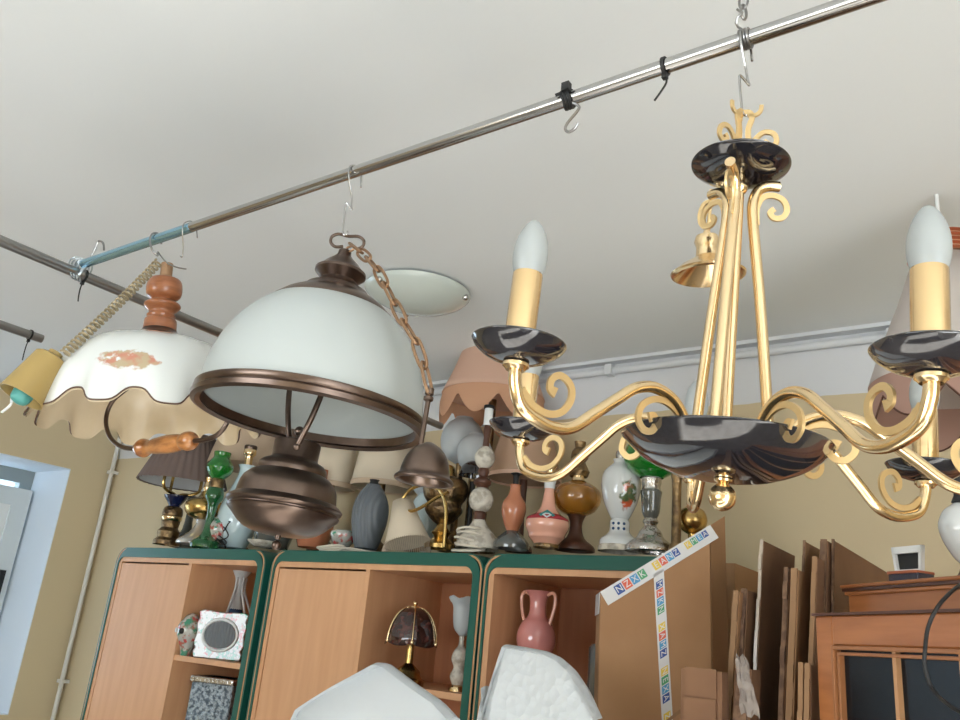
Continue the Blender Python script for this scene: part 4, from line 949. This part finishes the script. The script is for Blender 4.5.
# top tape and vertical tape with letter tiles
Hd = (B-A); Ln = Hd.length; ux = Hd.normalized(); uz = Vector((0, 0, 1)); uz = (uz-ux*uz.dot(ux)).normalized(); out = -nrm
def glyph(ch_):
    cu = bpy.data.curves.new('g', 'FONT'); cu.body = ch_; cu.size = 1; cu.align_x = 'CENTER'; cu.align_y = 'CENTER'
    ob = bpy.data.objects.new('g', cu); COL.objects.link(ob); dg = bpy.context.evaluated_depsgraph_get(); me = bpy.data.meshes.new_from_object(ob.evaluated_get(dg))
    vs = [v.co.copy() for v in me.vertices]; fs = [list(p.vertices) for p in me.polygons]
    bpy.data.objects.remove(ob); bpy.data.curves.remove(cu); bpy.data.meshes.remove(me)
    return vs, fs
GL = {c: glyph(c) for c in 'NZXKMEA'}
cn = list(COLS)
def tape_strip(org, du, dv, L_, W_, letters, n0=.04, name='printed_tape', W2=None):
    W2 = W2 or W_
    mb = MB(); o = org+out*.0012
    mb.mi = 0; mb.prism([l3(o), l3(o+du*L_), l3(o+du*L_+dv*W2+dv*(W_-W2)), l3(o+dv*W_)], out*.0006)
    tile = W_*.50; x = n0; i = 0
    while x+tile < L_-.01:
        Wx = W_+(W2-W_)*x/L_; tile = Wx*.60; c = o+out*.0011+du*(x+tile/2)+dv*(W_-Wx*.5)
        if i % 5 != 4:
            mb.mi = 2+(i*2+i//3) % len(cn)
            mb.add([l3(c+du*a*tile*.5+dv*b_*tile*.55) for a, b_ in ((-1, -1), (1, -1), (1, 1), (-1, 1))], [(0, 1, 2, 3)])
            vs, fs = GL[letters[i % len(letters)]]; mb.mi = 1
            mb.add([l3(c+out*.0006+du*v.x*tile*1.1+dv*v.y*tile*1.1) for v in vs], fs)
        x += tile*1.12; i += 1
    return mb.build(name, ['tape', 'print_white']+[COLS[k_] for k_ in cn], t, smooth=False)
tape_strip(A-uz*.032, ux, uz, Ln, .032, 'NZXKMEA', .03, W2=.020)
mid = A+Hd*.42
vt = (hd*.08+Vector((0, 0, -1))).normalized()
tape_strip(mid-uz*.026, vt, ux, .50, .026, 'MZKNEXA', .02)
MB().prism([l3(A+out*.001-nrm*0), l3(A-Vector((0, 0, .045))+out*.001), l3(A-Vector((0, 0, .045))+nrm*thb-ux*.001), l3(A+nrm*thb-ux*.001)], -ux*.0015).build('tape_end', 'tape', t, smooth=False)
# creases and clear tape
q = [A+Hd*.25+Vector((0, 0, -.36)), A+Hd*.99+Vector((0, 0, -.34))]
MB().prism([l3(q[0]+out*.001), l3(q[1]+out*.001), l3(q[1]+out*.001+uz*.006), l3(q[0]+out*.001+uz*.006)], out*.0015).build('crease', 'card_edge', t)
def slab(label, px0, px1, py, Y0, dep, mt='card_dark', edge='card_edge', lean=.10, name='flattened_box', drop=0, ply=None):
    """flattened cardboard on edge, seen almost end-on: px0..px1 is its frayed edge in the photo"""
    a = at(px0, py, Y=Y0); b = at(px1, py, Y=Y0); h = a.z; th = b.x-a.x
    base = Vector((a.x-lean*h, Y0, 0)); tt = thing(name, label, 'cardboard', base, 'flattened cardboard boxes leaning together')
    x = lambda z: lean*z
    MB().prism([(x(h), 0, h), (x(h)+th, 0, h-drop), (th, 0, 0), (0, 0, 0)], (0, dep, 0)).build('outer_sheet', mt, tt, smooth=False)
    mb = MB(); n = 26; random.seed(px0)
    k = ply or max(1, int(th/.008))
    for i in range(k):
        u0 = th*(i+.12)/k; u1 = th*(i+.88)/k; pts = []
        for j in range(n):
            z0_ = h-(h*.4)*j/n; z1_ = h-(h*.4)*(j+.93)/n; d = -.002-.006*random.random()
            mb.prism([(x(z0_)+u0, d, z0_+.003), (x(z0_)+u1, d, z0_+.003), (x(z1_)+u1, d, z1_), (x(z1_)+u0, d, z1_)], (0, -d+.001, 0))
    mb.build('corrugated_edges', edge, tt, smooth=False)
    return tt
M['card_edge_dark'] = mat('card_edge_dark', (.19, .11, .065), .9, var=((.10, .055, .035), 60, .4, .6))
slab('leftmost tall flattened box with bright edge beside the taped box', 733, 740, 592, 1.60, .45, 'card', 'card_edge', lean=.07)
slab('dark flattened box edge behind the leftmost one', 741, 748, 590, 1.62, .45, 'card_dark', 'card_edge_dark', lean=.07)
slab('broad flattened box with clear tape left of the stack', 760, 764, 541, 1.65, .21, 'card_dark', 'clear_tape', lean=.07)
slab('narrow flattened box with frayed edge in the middle of the stack', 784, 790, 569, 1.58, .4, 'card_dark', 'card_edge_dark', lean=.07)
slab('pale frayed flattened box right of the narrow one', 791, 799, 570, 1.57, .4, 'card', 'card_edge', lean=.07)
slab('flattened box with a pale edge third from the right', 803, 806, 542, 1.63, .13, 'card', 'card_edge_dark', lean=.07)
slab('thin frayed flattened box before the right hand ones', 812, 818, 558, 1.57, .3, 'card_dark', 'card_edge', lean=.07)
slab('tall thin flattened box second from the right', 820, 828, 541, 1.62, .12, 'card_dark', 'card_edge_dark', lean=.06)
slab('wide sloping flattened box touching the glazed cupboard', 832, 835, 541, 1.64, .55, 'card_mid', 'card_edge_dark', lean=.05)
slab('low frayed box edge below the broad flattened box', 798, 811, 664, 1.50, .1, 'card_dark', 'card_edge', lean=.04)
slab('low flattened box in front, at the foot of the taped box', 681, 722, 668, 1.48, .03, 'card_dark', 'card_dark', lean=.0, ply=1)
slab('low board below the clear tape beside the leftmost flattened box', 735, 752, 668, 1.52, .05, 'card_dark', 'card_edge_dark', lean=.06, ply=1)
p0 = at(724, 563, Y=2.15); p1 = at(735, 564, Y=2.15)
t_ = thing('flattened_box', 'small piece of brown card seen behind the taped box against the wall', 'cardboard', (p0.x, 2.15, 0), 'flattened cardboard boxes leaning together')
MB().box((0, 0, 0), (p1.x-p0.x, .2, p0.z)).build('outer_sheet', 'card', t_, smooth=False)
# crumpled clear tape
p = at(742, 668, Y=1.515)
mb = MB(); v = []; fs = []
for j in range(13):
    for i in range(7):
        u = i/6; w = j/12; v.append(((u-.5)*(.020+.014*w)+.016*w, -.002-.006*abs(math.sin(u*9+w*5))-.003*math.sin(w*17+u*3), -.095*w+.02+.004*math.sin(u*11)))
for j in range(12):
    for i in range(6): fs.append((j*7+i, j*7+i+1, (j+1)*7+i+1, (j+1)*7+i))
mb.add(v, fs); M['scrap'] = mat('scrap', (.45, .40, .36), .2, alpha=.55)
mb_o = mb.build('tape_scrap', 'scrap', None, p); tag(mb_o, 'crumpled clear tape stuck on the flattened boxes', 'tape')
# ================================================================ GLAZED CUPBOARD
a = at(815, 616, Y=1.5); zz_ = a.z; b = at(960, 612, Z=zz_); hd = Vector((b.x-a.x, b.y-a.y, 0)).normalized(); nb = Vector((-hd.y, hd.x, 0))
if nb.dot(Vector((a.x, a.y, 0))) < 0: nb = -nb
t = thing('glazed_cupboard', 'reddish wooden cupboard with a glass paned door at bottom right', 'cupboard', (a.x, a.y, 0))
CM = Matrix((hd, nb, Vector((0, 0, 1)))).transposed()
t.rotation_euler = CM.to_euler()
W = .46; H = zz_; s = mpp(a)
def frame(mb, x0, x1, z0, z1, w, y0, y1):
    mb.box((x0, y0, z0), (x0+w, y1, z1)); mb.box((x1-w, y0, z0), (x1, y1, z1)); mb.box((x0+w, y0, z1-w), (x1-w, y1, z1)); mb.box((x0+w, y0, z0), (x1-w, y1, z0+w))
mb = MB(); fw = .046; frame(mb, 0, W, .12, H, fw, 0, .022); dr = mb.build('door', 'cherry', t, bevel=.003)
mb = MB(); frame(mb, fw, W-fw, .12+fw, H-fw, .006, -.004, .018); frame(mb, fw+.009, W-fw-.009, .12+fw+.009, H-fw-.009, .005, .0, .018); mb.build('moulding', 'cherry_dark', dr, bevel=.001)
MB().box((fw+.006, .010, .12+fw), (W-fw-.006, .014, H-fw-.006)).build('glass', 'dark_glass', dr, smooth=False)
mb = MB()
for x in (.185, .315): mb.box((x, .002, .12+fw), (x+.008, .012, H-fw))
mb.build('glazing_bar', 'wood_edge', dr, smooth=False)
MB().box((-.004, -.004, H), (W+.004, .026, H+.004)).build('door_top_edge', 'dark_wood', t, smooth=False)
yo = .085; q = at(840, 585, Y=1.6); zq = q.z
rel = (CM.to_4x4().inverted() @ (Vector((q.x, q.y, 0))-Vector((a.x, a.y, 0)))); xo = rel.x; yo = rel.y
MB().box((xo+.006, yo+.012, 0), (xo+W+.05, yo+.32, zq-.010)).build('carcass', 'cherry', t, smooth=False)
mb = MB().box((xo+.004, yo+.007, H-.01), (xo+W+.05, yo+.33, H+.006)); mb.build('gap_shade_strip', 'dark_wood', t, smooth=False)  # dark strip stands in for the shade in the gap above the door
MB().box((xo-.002, yo, zq-.006), (xo+W+.06, yo+.34, zq)).box((xo+.003, yo+.005, zq-.018), (xo+W+.055, yo+.33, zq-.011)).build('cornice', 'cherry', t, bevel=.002)
MB().box((xo+.000, yo+.003, zq-.011), (xo+W+.058, yo+.335, zq-.006)).build('cornice_groove', 'dark_wood', t, smooth=False)
# small white framed device on the cupboard
c_ = at(910, 578, Y=1.53); c_.z = zq; s = mpp(c_)
t2 = thing('card_display', 'small dark box with a white rimmed flap standing on the cupboard', 'box', c_)
t2.rotation_euler = (0, 0, math.atan2(hd.y, hd.x)*.8)
MB().box((-18*s, -.015, 0), (18*s, .02, 9*s)).build('base', 'navy', t2, bevel=.001)
MB().box((-19*s, -.017, 8*s), (18*s, .022, 11*s)).build('tray_rim', 'copper', t2, bevel=.001)
mb = MB(); z_0, z_1 = 11*s, 36*s
for quad in (((-16, 10), (-13, 10), (-15.5, 36), (-19, 36)), ((13, 10), (16, 10), (19, 36), (15.5, 36)), ((-18.6, 29), (18.4, 29), (19, 36), (-19, 36)), ((-16, 10), (16, 10), (16.2, 13), (-16.2, 13))):
    mb.prism([(x*s, -.004, z*s) for x, z in quad], (0, .008, 0))
mb.build('white_rim', 'white_plastic', t2, smooth=False)
MB().prism([(x*s, .002, z*s) for x, z in ((-14, 12), (14, 12), (16, 30), (-16, 30))], (0, .004, 0)).build('dark_pad', 'black', t2, smooth=False)
# black cable over the cupboard
pts = [at(927, 570, Y=1.53), at(940, 577, Y=1.50), at(962, 577, Y=1.46)]
q_ = [at(966, 580, Y=1.38), at(950, 593, Y=1.27), at(937, 608, Y=1.24), at(928, 628, Y=1.24), at(925, 650, Y=1.25), at(925, 668, Y=1.25), at(933, 690, Y=1.25), at(950, 706, Y=1.22), at(968, 716, Y=1.2)]
pts[0].z = pts[1].z = pts[2].z = zq+.003
mb = MB().tube(smooth_pts(pts+q_, 6), .0026, 8)
tag(mb.build('power_cable', 'black'), 'black cable hanging in front of the glazed cupboard', 'cable')
# ================================================================ RIGHT EDGE: white globe lamp and fabric shade lamp
c_ = at(966, 578, Y=1.48); c_.z = zq; s = mpp(c_)
t3 = thing('table_lamp', 'lamp with a white ball body at the right edge on the cupboard', 'table lamp', c_)
MB().lathe(sprof([(12*s, 0), (12*s, 3*s), (7*s, 6*s), (4*s, 14*s), (5*s, 20*s)]), 30).build('foot', 'bronze', t3)
MB().lathe(sprof([(4*s, 17*s), (10*s, 24*s), (18*s, 40*s), (21*s, 55*s), (16*s, 69*s), (8*s, 76*s), (5*s, 78*s)]), 40).build('ball_body', 'china', t3)
MB().lathe([(4*s, 77*s), (7*s, 79*s), (4*s, 86*s), (4*s, 118*s), (.1*s, 118*s)], 20).build('socket', 'black', t3)
# large scalloped shade hanging from the ceiling further back at right
Yh = 1.75; c_ = at(957, 400, Y=Yh); s = mpp(c_)
t4 = thing('pendant_lamp', 'pale cloth shade with a mauve scalloped valance behind the right candle', 'pendant lamp', (c_.x, Yh, c_.z))
dz = lambda y: (400-y)*s
MB().lathe([(80*s, dz(386)), (66*s, dz(345)), (46*s, dz(295)), (30*s, dz(248))], 80).build('cloth_shade', 'pale_cloth', t4, solid=.002)
n = 144; v = []; fs = []
for j in range(2):
    for i in range(n):
        a = 2*PI*i/n; r = (80+(1*j))*s; v.append((r*math.cos(a), r*math.sin(a), dz(385)-j*(22+26*abs(math.sin(a*4.0)))*s))
for i in range(n): fs.append((i, (i+1) % n, n+(i+1) % n, n+i))
MB().add(v, fs).build('valance', 'mauve', t4)
MB().tube([Vector(v[n+i]) for i in range(n)], .002, 6, closed=True).build('valance_piping', 'dark_wood', t4)
mb = MB()
for k in range(5): mb.lathe([(31*s, dz(246-k*5)), (34*s, dz(244-k*5)), (31*s, dz(242-k*5))], 48)
mb.build('copper_collar', ['copper'], t4)
MB().lathe([(31*s, dz(246)), (30*s, dz(222)), (8*s, dz(216)), (.1*s, dz(216))], 40).build('collar_core', 'peach_deep', t4)
MB().tube([(0, 0, dz(217)), (0, 0, CH-c_.z-.0005)], .004, 10).build('flex', 'white_plastic', t4)
# ================================================================ LIGHT
SUNE = 50; R30 = math.radians(30)
w = bpy.data.worlds.new('world'); C.world = w; w.use_nodes = True
bg = w.node_tree.nodes['Background']; bg.inputs[0].default_value = (.75, .87, 1, 1); bg.inputs[1].default_value = 1.6
def area(name, loc, target, sx, sy, power, col):
    l = bpy.data.lights.new(name, 'AREA'); l.shape = 'RECTANGLE'; l.size = sx; l.size_y = sy; l.energy = power; l.color = col
    o = bpy.data.objects.new(name, l); COL.objects.link(o); o.location = loc
    o.rotation_euler = (Vector(target)-Vector(loc)).to_track_quat('-Z', 'Y').to_euler(); return o
sun = bpy.data.lights.new('sun', 'SUN'); sun.energy = SUNE; sun.angle = .02; sun.color = (.93, .98, 1)
so = bpy.data.objects.new('sun', sun); COL.objects.link(so); so.rotation_euler = Vector((-math.cos(R30)*.97, math.cos(R30)*.243, -math.sin(R30))).to_track_quat('-Z', 'Y').to_euler()
area('daylight_right_window', (RX+.2, -.95, 1.35), (0, -.6, 1.45), 1.9, 2.0, 42, (.93, .98, 1))
area('daylight_front_window', (-1.3, FY-.25, 1.55), (-1.3, 0, 1.7), 2.1, 1.25, 48, (.88, .95, 1))
area('daylight_left_window', (LX-.45, (wy0+wy1)/2, (wz0+wz1)/2), (LX+1, (wy0+wy1)/2-.1, (wz0+wz1)/2), wy1-wy0, wz1-wz0, 22, (.62, .82, 1))
# added unseen white counter that bounces sun from the right window onto the ceiling
t = thing('bounce_counter', 'white counter added behind the camera to bounce sunlight upward', 'counter', (.83, -.49, 0))
MB().box((-.45, -.32, .91), (.45, .32, .95)).build('bounce_counter_top', 'bounce_white', t, bevel=.004)
MB().box((-.42, -.29, 0), (.42, .29, .91)).build('bounce_counter_body', 'bounce_white', t, smooth=False)
vs_ = C.view_settings; vs_.view_transform = 'Standard'; vs_.look = 'None'; vs_.exposure = .33; vs_.gamma = 1; vs_.use_curve_mapping = False
C.display_settings.display_device = 'sRGB'
